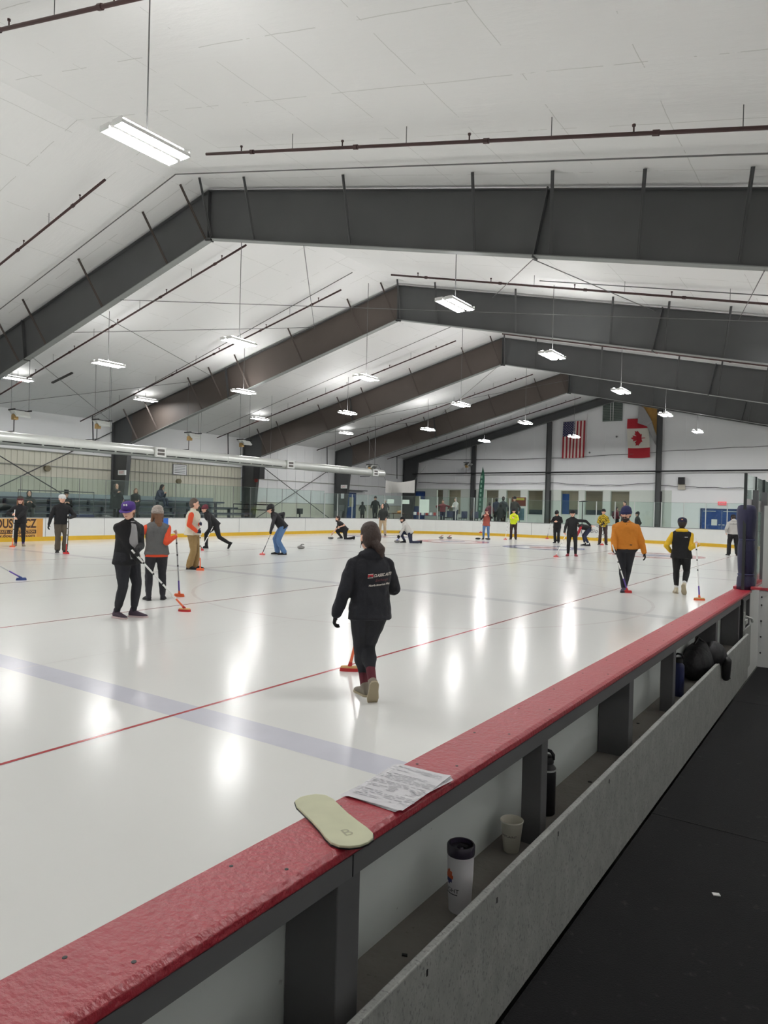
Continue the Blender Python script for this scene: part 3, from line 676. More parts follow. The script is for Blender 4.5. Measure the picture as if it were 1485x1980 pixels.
# doors and fixtures at the far left corner
def door(n, label, o, w, h, axis, leafs, win=None, sheet=False):
    ex = V(0,1,0) if axis == 'y' else V(1,0,0); nr = V(1,0,0) if axis == 'y' else V(0,-1,0)
    o = Vector(o)
    t = struct(bpy.data.objects.new('door_%d' % n, None)); COL.objects.link(t); t['label'] = label; t['category'] = 'door'
    def bx(u0, u1, z0, z1, d0, d1, nm, m):
        b = MB(); p = o+ex*u0+nr*d0; b.prism([p+V(0,0,z0), p+ex*(u1-u0)+V(0,0,z0), p+ex*(u1-u0)+V(0,0,z1), p+V(0,0,z1)], nr*(d1-d0)); return b.build(nm, m, t)
    for nm_, q in (('jamb', (-.08,0,0,h+.08)), ('jamb', (w,w+.08,0,h+.08)), ('jamb', (-.08,w+.08,h,h+.08))): bx(q[0], q[1], q[2], q[3], 0, .09, nm_, mat('dark_blue_trim', rgb(34, 60, 110), .5))
    lw = w/leafs
    for k in range(leafs):
        bx(k*lw+.015, (k+1)*lw-.015, .02, h-.01, .0, .05, 'leaf', m_blue)
        if win: bx(k*lw+lw*.22, k*lw+lw*.78, h*.48, h*.86, .05, .055, 'pane', mat('pale_pane', rgb(176, 176, 150), .3))
        if sheet: bx(k*lw+lw*.5, k*lw+lw*.78, h*.45, h*.66, .05, .056, 'paper_sheet', m_white)
        bx(k*lw+(.06 if k else lw-.2), k*lw+(.2 if k else lw-.06), h*.46, h*.49, .05, .10, 'handle', m_chrome)
        if sheet: bx(k*lw+.1, k*lw+lw-.4, h-.14, h-.09, .05, .1, 'closer', m_post)
door(1, 'blue double door with pale windows in the far left corner', (XL+.05, 45.7, .6), 2.1, 2.1, 'y', 2, True)
door(2, 'blue double door below the red exit sign at right', (-9.8, YF-.06, 0), 2.7, 2.06, 'x', 2, None, True)
door(3, 'blue door with window behind the white banner', (-35.0, YF-.05, .6), 1.6, 2.5, 'x', 1, True)
T = thing('exit_sign', 'red exit sign above the blue double door at right', 'sign', (-8.45, YF-.1, 2.52)); MB().box((-.28,-.05,-.13), (.28,.03,.13)).build('housing', emat('red_exit', rgb(214, 96, 104), .6), T)
text_mesh('EXIT', .2, frame4((0,-.053,0), (1,0,0), (0,0,1)), mat('pale_red_letters', rgb(240, 190, 190), .5), 'lettering', T)
b = MB(); b.box((XL+.05,45.4,2.95), (XL+.5,49.0,3.03)); o = tag(b.build('door_canopy', m_fascia), 'flat dark canopy over the blue door in the far left corner', 'canopy')
T = thing('drinking_fountain', 'dark wall fountain on the fourth frame column', 'fountain', (-34.7, 44.75, .75)); b = MB(); b.prism([(-.35,0,.5), (.2,0,.5), (.05,0,-.2), (-.4,0,-.2)], (0,-.35,0)); b.build('basin', m_fascia, T); MB().box((-.2,-.03,.52), (.35,.0,1.0)).build('backplate', m_fascia, T)
MB().box((.0,-.02,1.5), (.3,.0,1.9)).build('wall_notice', m_wallwhite, T)

# ------------------------------------------------------------------ far wall
for i, x in enumerate((-28.35, -21.5, -12.85)):
    T = thing('wall_column', 'tall dark steel column on the flag wall, %s from the left' % ORD[i], 'column', (x, YF-.25, 0), 0, 'columns of the flag wall')
    zt_ = ftop(x)-.6
    b = MB(); b.box((-.18,-.012,0), (.18,.0,zt_)); b.box((-.19,-.13,0), (-.17,.12,zt_)); b.box((.17,-.13,0), (.19,.12,zt_)); b.build('shaft', m_steel, T)
    q = MB(); q.box((.19,-.05,0), (.30,.0,3.35)); q.build('conduit_box', m_black, T)
tag(MB().tube([(-34.5, YF-.45, 4.78), (3, YF-.45, 4.9)], .055, 8).build('wall_pipe', m_black), 'black horizontal pipe across the flag wall', 'pipe')
for i, (x0, x1, z0, z1, sag) in enumerate([(-34, -21.5, 4.02, 4.0, .12), (-21.4, -12.9, 4.02, 4.0, .22), (-12.7, -6.2, 3.8, 3.62, .05), (-34, -12.9, 6.15, 6.3, .25), (-12.8, 2, 6.35, 6.8, .0)]):
    pts = [V(x0+(x1-x0)*k/12, YF-.2, z0+(z1-z0)*k/12-sag*math.sin(PI*k/12)+.03*math.sin(k*2.1)) for k in range(13)]
    tag(MB().tube(pts, .022, 5).build('wall_cable', m_cable if i > 2 else m_dark), '%s cable on the flag wall, %s' % ('pale' if i > 2 else 'dark sagging', ['left stretch', 'between the two middle columns', 'right of the third column', 'high, left of the leaf flag', 'high, right of the third column'][i]), 'cable', 'cables on the flag wall')
# stars and stripes hung vertically
m_fr = mat('flag_red', rgb(158, 34, 46), .7); m_fw = mat('flag_white', rgb(222, 208, 200), .7); m_fb = mat('flag_blue', rgb(40, 44, 84), .7)
T = thing('striped_flag', 'vertical red and white striped flag with starred blue corner on the far wall', 'flag', (-20.4, YF-.22, 8.9))
W, Hh = 1.82, 2.95
def fl(u, v, d=0): return V(u*W+v*.05-v*.10+.06, -.03*math.sin(u*9+v*3)-.02+d, -v*Hh+.05*u)
b = MB()
for k in range(13):
    b.cur = 0 if k % 2 == 0 else 1
    u0, u1 = 1-(k+1)/13, 1-k/13
    for j in range(10):
        v0, v1 = j/10, (j+1)/10
        b.quad(fl(u0, v0), fl(u1, v0), fl(u1, v1), fl(u0, v1))
b.cur = 2
for a in range(6):
    for j in range(5):
        u0, u1, v0, v1 = a*.54/6, (a+1)*.54/6, j*.40/5, (j+1)*.40/5
        b.quad(fl(u0, v0, -.006), fl(u1, v0, -.006), fl(u1, v1, -.006), fl(u0, v1, -.006))
b.cur = 1
for r in range(11):
    for c in range(9):
        if (r+c) % 2: continue
        cu, cv = .54*(c+.8)/9.6, .40*(r+.9)/11.8
        pts = []
        for k in range(10):
            a = PI/2+k*PI/5; q = (.036 if k % 2 == 0 else .014)
            pts.append(fl(cu+q*math.cos(a)/W, cv-q*math.sin(a)/Hh, -.012))
        b.poly(pts)
b.build('cloth', [m_fr, m_fw, m_fb], T, fix=False)
b = MB(); b.tube([fl(-.02,0)+V(0,.02,.03), fl(1.02,0)+V(0,.02,.03)], .015, 6); b.build('hanging_rod', m_post, T)
# leaf flag hung vertically
T = thing('leaf_flag', 'vertical red and white leaf flag on the far wall', 'flag', (-15.25, YF-.22, 8.9))
W2, H2 = 1.62, 2.98
def f2(u, v, d=0): return V(u*W2+.10*v-.03*math.sin(v*6), -.03*math.sin(u*7+v*4)-.02+d, -v*H2-.04*math.sin(PI*u)*v)
b = MB()
for k, (v0, v1) in enumerate(((0,.25), (.25,.75), (.75,1))):
    b.cur = 1 if k == 1 else 0
    for j in range(8):
        for i in range(6):
            a0, a1 = v0+(v1-v0)*i/6, v0+(v1-v0)*(i+1)/6
            b.quad(f2(j/8, a0), f2((j+1)/8, a0), f2((j+1)/8, a1), f2(j/8, a1))
LEAF = [(0,1),(.17,.68),(.36,.78),(.27,.25),(.55,.52),(.62,.38),(.93,.44),(.82,.16),(.95,.08),(.46,-.36),(.52,-.52),(.05,-.44),(.04,-.95),(-.04,-.95),(-.05,-.44),(-.52,-.52),(-.46,-.36),(-.95,.08),(-.82,.16),(-.93,.44),(-.62,.38),(-.55,.52),(-.27,.25),(-.36,.78),(-.17,.68)]
b.cur = 0
b.poly([f2(.50-y*.34, .5-x*.205, -.02) for x, y in LEAF])
b.build('cloth', [mat('leaf_flag_red', rgb(168, 20, 36), .7), mat('leaf_flag_white', rgb(214, 210, 198), .7)], T, fix=False)
b = MB(); b.tube([(-.03,0,.03), (W2+.05,0,.03)], .015, 6); b.build('hanging_rod', m_post, T)
# torn insulation
T = thing('torn_insulation', 'torn wall lining with yellow insulation beside the leaf flag', 'insulation', (-13.6, YF-.05, 8.4))
b = MB(); b.prism([(-.75,-.03,1.45), (.72,-.03,1.3), (.66,-.03,.4), (.55,-.03,-1.0), (.15,-.03,.25), (-.55,-.03,1.2)], (0,-.05,0)); b.build('yellow_batt', mat('glass_wool', rgb(176, 136, 76), .95, bump=.6, bscale=9, var=.25, vscale=4), T)
b = MB(); b.poly([(-.80,-.30,1.5), (-.42,-.28,1.3), (.08,-.34,.5), (.20,-.30,.2), (-.12,-.42,-.15), (-.82,-.40,.12)]); b.poly([(.20,-.30,.2), (.62,-.14,-1.75), (.40,-.22,-1.4), (-.12,-.42,-.15)])
f = b.build('loose_flap', mat('grey_lining', rgb(152, 150, 150), .6), T); md = f.modifiers.new('thick', 'SOLIDIFY'); md.thickness = .015
# louver high on the wall
T = thing('wall_louvre', 'dark green grey louvre vent high on the flag wall', 'vent', (-16.45, YF-.1, 9.6))
b = MB(); b.box((-.76,-.02,-.78), (.76,.05,1.0)); b.build('backing', mat('louvre_dark', rgb(92, 102, 96), .6), T)
for k in range(13): b = MB(); b.obox((0,-.05,-.7+k*.13), (.74,0,0), (0,.03,.02), (0,-.003,.006)); b.build('slat', mat('louvre_slat', rgb(128, 138, 132), .6), T)
for x in (-.12, .08): MB().tube([(x,-.09,-.75), (x,-.09,1.0)], .02, 6).build('vent_pipe', m_white, T)
for i, (x, z) in enumerate(((-16.1, 7.6), (-18.2, 6.4))): tag(MB().tube([(x,YF,z), (x,YF-.05,z)], .07, 12).build('vent_outlet', m_fascia), 'small round grey vent outlet, %s the striped flag' % ('right of the top half of' if i == 0 else 'low right of'), 'vent')
T = thing('wall_speaker', 'small black box unit on a beige backplate left of the exit door', 'speaker', (-11.2, YF-.2, 3.95)); MB().box((-.22,-.2,-.05), (.22,.1,.45)).build('cabinet', m_black, T); MB().box((-.25,-.02,-.45), (.25,.1,-.05)).build('backplate', mat('beige_plate', rgb(190, 184, 170), .6), T)
# feather flag, banner, papers, tables
T = thing('feather_flag', 'tall dark green feather flag behind the far glass', 'flag', (-23.25, 46.2, .6))
b = MB(); n = 14; L_, R_ = [], []
for k in range(n+1):
    v = k/n; z = .4+v*3.75; w = .36*(1-(max(0,v-.7)/.3)**2*.97)
    L_.append(V(.14*v+.20*v**4,0,z)); R_.append(V(.14*v+.20*v**4+w,.05*math.sin(v*5),z))
for k in range(n): b.quad(L_[k], R_[k], R_[k+1], L_[k+1])
f = b.build('cloth', mat('feather_green', rgb(28, 84, 66), .6), T); md = f.modifiers.new('thick', 'SOLIDIFY'); md.thickness = .01
b = MB(); b.tube([(0,0,0)]+[p+V(-.02,0,0) for p in L_[:13:3]], .02, 6); b.build('pole', m_black, T)
for k, c in enumerate('REVOLI'[:0]): pass
for k in range(8):
    q = MB(); q.box((.14+.035*k*.33*1.2,-.07,1.0+k*.33), (.26+.035*k*.33*1.2,-.06,1.2+k*.33)); q.build('printed_mark', mat('feather_print', rgb(120, 160, 140), .6), T)
T = thing('hanging_banner', 'plain white banner hung on ropes at the far left corner', 'banner', (-29.9, 44, 3.68))
b = MB()
def bn(u, v): return V(2.55*u, .06*math.sin(u*8), -.95*v-.16*math.sin(PI*u)*(1-v)*(1 if True else 0)+.02*u)
for i in range(10):
    for j in range(4): b.quad(bn(i/10,j/4), bn((i+1)/10,j/4), bn((i+1)/10,(j+1)/4), bn(i/10,(j+1)/4))
f = b.build('cloth', mat('banner_white', rgb(206, 204, 200), .7), T); md = f.modifiers.new('thick', 'SOLIDIFY'); md.thickness = .01
b = MB(); b.tube([(0,0,0), (-.9,.3,1.2)], .01, 5); b.tube([(2.55,0,.02), (3.3,.3,1.0)], .01, 5); b.build('rope', m_cable, T)
for i, (x0, x1, z0, z1, nm) in enumerate([(-27.35,-26.8,1.91,2.2,'left'), (-26.15,-25.6,1.9,2.2,'middle'), (-25.0,-24.2,1.33,2.3,'large')]):
    # papers stand on the glass of the rounded corner
    cx, cy = BX0+RC, BY1-RC
    def gp(x): return cy+math.sqrt(max(0, (RC+.05)**2-(x-cx)**2)) if x < cx else BY1+.05
for i, (u, z0, z1, w, nm) in enumerate([(.395, 1.90, 2.17, .46, 'small pale sheet on the far glass, left of two under the banner'), (.475, 1.89, 2.16, .46, 'small pale sheet on the far glass, right of two under the banner'), (.57, 1.35, 2.22, .62, 'large pale green sheet on the far corner glass')]):
    a = PI-u*PI/2*1.0; p = V(BX0+RC+(RC+.02)*math.cos(a), BY1-RC+(RC+.02)*math.sin(a), 0); tn = V(math.sin(a), -math.cos(a), 0); nr = V(-math.cos(a), -math.sin(a), 0)
    b = MB(); b.prism([p-tn*w/2+V(0,0,z0), p+tn*w/2+V(0,0,z0), p+tn*w/2+V(0,0,z1), p-tn*w/2+V(0,0,z1)], nr*.006)
    tag(b.build('paper_sheet', mat('pale_sheet', rgb(196, 216, 204), .6)), nm, 'paper', 'sheets taped to the far glass')
def table(x, y, w, d, z, m, label):
    T = thing('folding_table', label, 'table', (x, y, .6)); MB().box((-w/2,-d/2,z-.04), (w/2,d/2,z)).build('tabletop', m, T)
    for sx in (-1, 1):
        for sy in (-1, 1): MB().tube([(sx*(w/2-.08),sy*(d/2-.08),0), (sx*(w/2-.08),sy*(d/2-.08),z-.04)], .018, 6).build('leg', m_black, T)
    return T
table(-28.2, 43.2, 1.3, .7, .62, m_black, 'black folding table under the white banner')
tag(MB().box((-28.6,43.0,1.22), (-27.8,43.4,1.24)).ell((-28.0,43.1,1.33), (.22,0,0), (0,.12,0), (0,0,.1)).build('snack_tray', mat('orange_snack', rgb(200, 150, 96), .6)), 'tray of orange snacks on the black table under the banner', 'tray')
table(-25.9, 43.4, 2.2, .7, .55, mat('navy_cloth', rgb(42, 54, 92), .8), 'navy covered table behind the far corner glass')
for k in range(6): tag(MB().box((-26.8+k*.33,43.1,1.15), (-26.62+k*.33,43.2,1.36)).build('pamphlet', [m_white, mat('red_pamphlet', rgb(170, 60, 56), .6)][k % 2]), '%s small pamphlet standing on the navy table, %s from the left' % (['white', 'red'][k % 2], ORD[k]), 'pamphlet', 'pamphlets on the navy table')
for k, x in enumerate((-23.9, -22.75, -21.9)):
    T = thing('folding_chair', 'dark padded chair behind the far glass, %s from the left' % ORD[k], 'chair', (x, 43.0, .6), 0, 'chairs behind the far glass')
    b = MB(); b.box((-.22,-.22,.40), (.22,.22,.46)); b.build('seat', m_dark, T); b = MB(); b.box((-.22,.2,.46), (.22,.25,.9)); b.build('backrest', mat('striped_blue', rgb(60, 66, 90), .7), T)
    for sx in (-1, 1):
        for sy in (-1, 1): MB().tube([(sx*.19,sy*.19,0), (sx*.19,sy*.19,.42)], .014, 6).build('leg', m_black, T)
T = thing('poster_stand', 'poster stand with red and yellow poster behind the far glass', 'poster', (-19.3, 44.6, .6))
MB().box((-.55,-.02,1.35), (.45,.0,1.95)).build('upper_poster', mat('red_poster', rgb(110, 50, 40), .7, var=.5, vscale=5), T); MB().box((-.45,-.025,1.75), (.35,-.02,1.9)).build('yellow_title', mat('yellow_title', rgb(180, 170, 60), .7), T); MB().box((-.75,-.02,.4), (.35,.0,1.2)).build('lower_poster', mat('blue_poster', rgb(90, 120, 130), .7, var=.5, vscale=5), T)
MB().tube([(0,.03,0), (0,.03,1.95)], .02, 6).build('pole', m_black, T)
T = thing('round_hoop_stand', 'thin black pole with flat dark disc on top behind the far glass', 'stand', (-14.2, 42.3, .6))
MB().tube([(0,0,0), (0,0,1.7)], .025, 6).build('pole', m_black, T); b = MB(); b.lathe((0,0,1.68), [(.05,-.02), (.32,.0), (.34,.03), (.25,.07), (.05,.08)], 20); b.build('disc', m_black, T)
T = thing('office_desk', 'dark desk with monitor beyond the end of the bleachers', 'desk', (-33.5, 38.8, 0))
MB().box((-.9,-.9,.70), (.3,.9,.76)).build('desktop', m_fascia, T); MB().box((-.8,-.85,0), (.2,.85,.7)).build('drawer_block', m_navyedge, T); b = MB(); b.box((-.35,-.3,1.0), (-.30,.3,1.4)); b.box((-.36,-.05,.76), (-.30,.05,1.0)); b.build('monitor', m_black, T)

# ------------------------------------------------------------------ small things on the rail and shelf
T = thing('score_sheets', 'stack of printed white paper sheets lying on the red rail', 'papers', (-1.025, 1.605, .9165), 0)
for k in range(4):
    b = MB(); n = 8; a = .035*k-.05; hw, hl = .092, .138
    top, bot = [], []
    def sp(u, v):
        x = (u-.5)*2*hw; y = (v-.5)*2*hl; ca, sa = math.cos(a), math.sin(a)
        z = .0012*k+.0009+.010*max(0, u-.85)/.15*(.4+.6*math.sin(v*4+k))*.35 - .006*max(0,.12-u)/.12
        return V(x*ca-y*sa, x*sa+y*ca, z+(.006 if u < .12 else 0)*0)
    for i in range(n):
        for j in range(n): b.quad(sp(i/n,j/n), sp((i+1)/n,j/n), sp((i+1)/n,(j+1)/n), sp(i/n,(j+1)/n))
    s_ = b.build('sheet', mat('paper', rgb(226, 224, 228), .7), T)
if 1:
    b = MB(); random.seed(3)
    for r in range(27):
        y = .12-.0088*r; x = -.085
        if r in (4, 5, 12, 20): continue
        while x < .075:
            w = random.uniform(.006, .03)
            if random.random() < .75: b.quad(*[V(px*math.cos(.055)-py*math.sin(.055), px*math.sin(.055)+py*math.cos(.055), .0056) for px, py in ((x,y), (x+w,y), (x+w,y-.0034), (x,y-.0034))])
            x += w+.006
    b.build('printed_text', mat('grey_print', rgb(204, 203, 208), .7), T)
T = thing('shoe_insole', 'cream insole lettered B lying across the red rail', 'insole', (-1.045, 1.335, .9175), math.radians(-27))
b = MB()
prof = [(-.140,.0),(-.137,.022),(-.122,.042),(-.09,.050),(-.045,.049),(0,.048),(.05,.051),(.09,.055),(.12,.054),(.141,.043),(.154,.024),(.159,.0)]
pts = [(x, w) for x, w in prof]+[(x, -w*(.96 if x > 0 else 1)) for x, w in prof[-2:0:-1]]
b.prism([V(x, y, .0) for x, y in pts], (0,0,.007)); b.build('foam', mat('cream_foam', rgb(214, 214, 182), .6, var=.13, vscale=14), T, bevel=.002)
b = MB(); b.prism([V(x*1.01, y*1.03, -.001) for x, y in pts], (0,0,.003)); b.build('dark_backing', m_black, T)
text_mesh('B', .045, frame4((.095,.0,.0075), (0,1,0), (-1,0,0)), mat('pencil', rgb(184, 182, 156), .7), 'lettering', T)
# tumbler
T = thing('tumbler', 'white insulated tumbler with dark lid and orange sun logo on the shelf', 'tumbler', (-.985, 1.905, .457))
b = MB(); b.lathe((0,0,0), [(.030,0), (.0335,.003), (.0345,.02), (.039,.11), (.0405,.170), (.0405,.172)], 32); b.build('cup', mat('white_powder_coat', rgb(222, 220, 224), .4), T, smooth=True, angle=40)
b = MB(); b.lathe((0,0,.172), [(.0418,0), (.0428,.006), (.0428,.026), (.040,.030), (.036,.030), (.034,.018), (.012,.018), (.010,.022), (.0,.022)], 32); b.build('lid', mat('smoky_lid', rgb(52, 46, 62), .25), T, smooth=True, angle=40)
b = MB(); b.obox((.006,.004,.193), (.015,0,0), (0,.008,0), (0,0,.003)); b.build('slider', m_black, T)
def oncup(a, z, r): return V(r*math.cos(a), r*math.sin(a), z)
A0 = math.radians(241)
lg = MB()
for k in range(8):
    for j in range(8):
        u0, u1, v0, v1 = [-1+2*q/8 for q in (k, k+1, j, j+1)]
        if (u0+u1)**2/4+(v0+v1)**2/4 > .9: continue
        lg.cur = 0 if v0 > -.3 else 1
        lg.quad(*[oncup(A0+u*.42, .112+v*.022, .0398) for u, v in ((u0,v0), (u1,v0), (u1,v1), (u0,v1))])
lg.build('sun_logo', [mat('logo_orange', rgb(206, 92, 52), .5), mat('logo_blue', rgb(64, 70, 120), .5)], T)
tm = text_mesh('LIGHT', .017, Matrix.Identity(4), mat('tumbler_print', rgb(40, 40, 50), .5), 'lettering', T, xs=1.15)
for v in tm.data.vertices:
    a = A0+.18+v.co.x/.037; v.co = oncup(a, .072+v.co.y, .0376+.0002+(.072+v.co.y-.072)*.05)
b = MB()
for k in range(10): b.quad(*[oncup(A0+.18-.6+1.2*(k+u)/10, .060+v, .0374) for u, v in ((0,0), (1,0), (1,.0025), (0,.0025))])
b.build('underline', MATS['tumbler_print'], T)
T = thing('paper_cup', 'cream paper cup standing open on the shelf beside a grey post', 'cup', (-1.012, 2.345, .457))
b = MB(); b.lathe((0,0,0), [(.026,0), (.0275,.002), (.0395,.105), (.041,.107), (.0415,.110), (.040,.112), (.0385,.108), (.0272,.006), (.0,.005)], 32); b.build('cup_wall', mat('cup_paper', rgb(226, 222, 208), .6), T, smooth=True, angle=50)
b = MB(); b.lathe((0,0,.05), [(.0,0), (.033,.0)], 24, False)
tm = text_mesh('COMPLAINT', .011, Matrix.Identity(4), mat('cup_print', rgb(70, 66, 62), .6), 'lettering', T, xs=1.3)
for v in tm.data.vertices:
    a = math.radians(262)+v.co.x/.036; z = .062+v.co.y; r = .0275+(.0395-.0275)*(z-.002)/.103+.0004; v.co = oncup(a, z, r)
def bottle(x, y, r, h, body, label, name, band=True):
    T = thing(name, label, 'bottle', (x, y, .457))
    b = MB(); b.lathe((0,0,0), [(r*.9,0), (r,.004), (r,h*.72), (r*.97,h*.76), (r*.62,h*.82), (r*.6,h*.84)], 28); b.build('flask', body, T, smooth=True, angle=50)
    b = MB(); b.lathe((0,0,h*.83), [(r*.72,0), (r*.74,h*.02), (r*.72,h*.10), (r*.6,h*.115), (0,h*.115)], 24); lid = b.build('screw_lid', m_black, T, smooth=True, angle=50)
    b = MB(); b.tube([(-r*.7,0,h*.90), (-r*.72,0,h*1.0), (-r*.3,0,h*1.04), (r*.4,0,h*1.03), (r*.72,0,h*.98), (r*.7,0,h*.9)], .007, 8); b.build('carry_loop', m_black, lid, smooth=True)
    if band: MB().lathe((0,0,h*.715), [(r*1.005,0), (r*1.01,.003), (r*1.005,.008)], 28, False).build('ring', m_post, T)
bottle(-1.03, 2.72, .037, .245, mat('black_bottle', rgb(26, 25, 30), .4), 'black insulated bottle with carry loop behind the grey post', 'water_bottle')
bottle(-1.0, 5.02, .035, .27, mat('blue_bottle', rgb(38, 46, 92), .4), 'navy blue bottle standing on the shelf near the black bag', 'water_bottle', False)
T = thing('backpack', 'black backpack slumped over the low grey kick board', 'bag', (-.98, 5.72, .457))
m_bag = mat('black_nylon', rgb(24, 24, 28), .6, bump=.5, bscale=18)
b = MB(); b.ell((-.02,0,.12), (.11,0,0), (0,.26,0), (0,0,.14)); b.ell((.06,.10,.16), (.09,0,0), (0,.14,0), (0,0,.10)); b.ell((-.03,-.12,.11), (.09,0,0), (0,.16,0), (0,0,.12))
b.build('bag_body', m_bag, T, smooth=True)
b = MB(); b.tube([(.05,.18,.2), (.12,.20,.19), (.145,.2,.12), (.15,.2,.03), (.16,.21,-.03)], .012, 6); b.build('strap', m_bag, T)
b = MB(); b.rc((.155,.12,.12), (.15,.12,.0), .033, .03); b.build('side_bottle', m_black, T, smooth=True)
b = MB(); b.tube([(-.05,-.1,.22), (-.03,0,.29), (0,.1,.24)], .01, 6); b.build('top_handle', m_bag, T)
# crumbs of litter
for i, (x, y, nm) in enumerate(((-1.0, 1.62, 'between the tumbler and the panel'), (-.99, 3.15, 'before the deep grey post'), (-.97, 3.95, 'past the deep grey post'), (-1.05, 4.2, 'against the white panel near the navy bottle'))):
    b = MB(); b.obox((x,y,.459), (.007,.003,0), (-.002,.0035,0), (0,0,.002)); tag(b.build('rubber_scrap', m_black), 'small black rubber scrap on the shelf %s' % nm, 'scrap', 'scraps on the shelf')
b = MB(); b.obox((-.45,3.08,.1605), (.012,.006,0), (-.005,.009,0), (0,0,.002)); tag(b.build('paper_scrap', m_white), 'tiny white paper scrap on the black floor', 'scrap')
# ------------------------------------------------------------------ people
SKIN = mat('skin', rgb(228, 178, 154), .55, var=.06, vscale=20)
def cloth(n, r, g, b_, rough=.85, bump=.35, bscale=22, var=.10): return mat(n, rgb(r, g, b_), rough, bump=bump, bscale=bscale, var=var, vscale=7)
M_NAVY = cloth('navy_fleece', 30, 31, 38); M_BLK = cloth('black_cloth', 25, 25, 28); M_CHAR = cloth('charcoal_legging', 35, 36, 42); M_GREY = cloth('heather_grey', 168, 166, 164)
M_VEST = cloth('grey_fleece', 92, 92, 92); M_ORANGE = cloth('orange_red_shirt', 218, 78, 44); M_OCHRE = cloth('ochre_pullover', 202, 124, 36); M_CREAM = cloth('cream_vest', 214, 208, 190)
M_KHAKI = cloth('khaki_cotton', 146, 120, 78); M_OLIVE = cloth('brown_trouser', 84, 76, 66); M_JEAN = cloth('blue_denim', 84, 116, 158); M_YEL = cloth('yellow_sleeve', 228, 184, 42)
M_HIVIS = cloth('hi_vis_yellow', 214, 228, 40); M_MAROON = cloth('maroon_knit', 96, 36, 48); M_RUST = cloth('rust_vest', 156, 78, 66); M_PURPLE = cloth('purple_cap', 74, 48, 124); M_BEANIE = cloth('oatmeal_knit', 164, 154, 146, bump=.8, bscale=60)
M_NBEAN = cloth('navy_knit', 38, 42, 84, bump=.8, bscale=60); M_LGREY = cloth('light_grey_hoodie', 190, 188, 184); M_DNAVY = cloth('dark_navy_trouser', 36, 42, 64); M_RED = cloth('red_sleeve', 176, 48, 58); M_TAN = cloth('tan_trouser', 190, 168, 136)
M_DGREEN = cloth('dark_green_hoodie', 48, 52, 50); M_WHC = cloth('white_cloth', 220, 220, 220); M_DBLUE = cloth('dark_blue_coat', 48, 54, 74); M_PLAID = cloth('plaid_red', 110, 50, 56, var=.5); M_BROWN2 = cloth('dark_brown_trouser', 62, 46, 46)
M_CLAY = cloth('grey_canvas', 130, 122, 110); M_SOLE = mat('tan_rubber_sole', rgb(164, 152, 128), .7); M_DSOLE = mat('black_sole', rgb(30, 30, 32), .6); M_PSOLE = mat('pink_grey_sole', rgb(206, 184, 184), .6); M_SHOE = mat('plum_black_shoe', rgb(66, 52, 66), .7); M_CRSHOE = mat('cream_shoe', rgb(206, 196, 172), .6)
M_REDSHOE = mat('dark_red_shoe', rgb(130, 46, 58), .6); H_BRN = mat('brown_hair', rgb(60, 44, 38), .5, bump=.6, bscale=30, stretch=(6, 6, 1), var=.25, vscale=12); H_LBR = mat('light_brown_hair', rgb(120, 84, 60), .5, bump=.6, bscale=30, stretch=(6, 6, 1), var=.2); H_DRK = mat('dark_hair', rgb(42, 32, 28), .5, bump=.5, bscale=30); H_GRY = mat('greying_hair', rgb(92, 78, 70), .55, bump=.5, bscale=40)
EYE = mat('eye_dark', rgb(40, 30, 28), .2); LIP = mat('lip', rgb(176, 104, 98), .5)
def jersey():
    m = cloth('chequered_jersey', 224, 190, 40); nt = m.node_tree; b = nt.nodes['Principled BSDF']
    tc = nt.nodes.new('ShaderNodeTexCoord'); mp = nt.nodes.new('ShaderNodeMapping'); mp.inputs['Rotation'].default_value = (.5, .4, .6); nt.links.new(tc.outputs['Object'], mp.inputs[0])
    ck = nt.nodes.new('ShaderNodeTexChecker'); ck.inputs['Scale'].default_value = 24; ck.inputs[1].default_value = (*rgb(228, 196, 44), 1); ck.inputs[2].default_value = (*rgb(24, 24, 24), 1)
    nt.links.new(mp.outputs[0], ck.inputs[0]); nt.links.new(ck.outputs[0], b.inputs['Base Color']); return m
M_JERSEY = jersey()

def remesh(mb, vox, smooth=3, disp=0., dscale=9., post=None):
    me = mb.mesh('vol')
    o = bpy.data.objects.new('vol', me); COL.objects.link(o)
    md = o.modifiers.new('r', 'REMESH'); md.mode = 'VOXEL'; md.voxel_size = vox; md.use_smooth_shade = True
    dg = bpy.context.evaluated_depsgraph_get()
    m2 = bpy.data.meshes.new_from_object(o.evaluated_get(dg)); bpy.data.objects.remove(o); bpy.data.meshes.remove(me)
    bm = bmesh.new(); bm.from_mesh(m2)
    for _ in range(smooth): bmesh.ops.smooth_vert(bm, verts=bm.verts, factor=.5, use_axis_x=True, use_axis_y=True, use_axis_z=True)
    if disp:
        bm.normal_update()
        for v in bm.verts:
            p = v.co*dscale; k = noise.noise(p)+.5*noise.noise(p*2.3+V(3, 1, 7))
            v.co += v.normal*disp*k
    if post:
        for v in bm.verts: post(v)
    for f in bm.faces: f.smooth = True
    bm.to_mesh(m2); bm.free()
    return m2
def vol(mb, name, m, parent, vox, **k):
    me = remesh(mb, vox, **k); me.materials.clear(); me.materials.append(m); me.name = name
    o = bpy.data.objects.new(name, me); COL.objects.link(o); o.parent = parent
    return o
def ik(a, t, l1, l2, pole):
    a = Vector(a); t = Vector(t); d = t-a; L = d.length
    if L > (l1+l2)*.998: t = a+d*((l1+l2)*.998/L); d = t-a; L = d.length
    n = d/L; x = (l1*l1-l2*l2+L*L)/(2*L); h = math.sqrt(max(0, l1*l1-x*x))
    p = Vector(pole); p = p-n*p.dot(n); p = p.normalized() if p.length > 1e-4 else V(0,0,1)
    return a+n*x+p*h, t
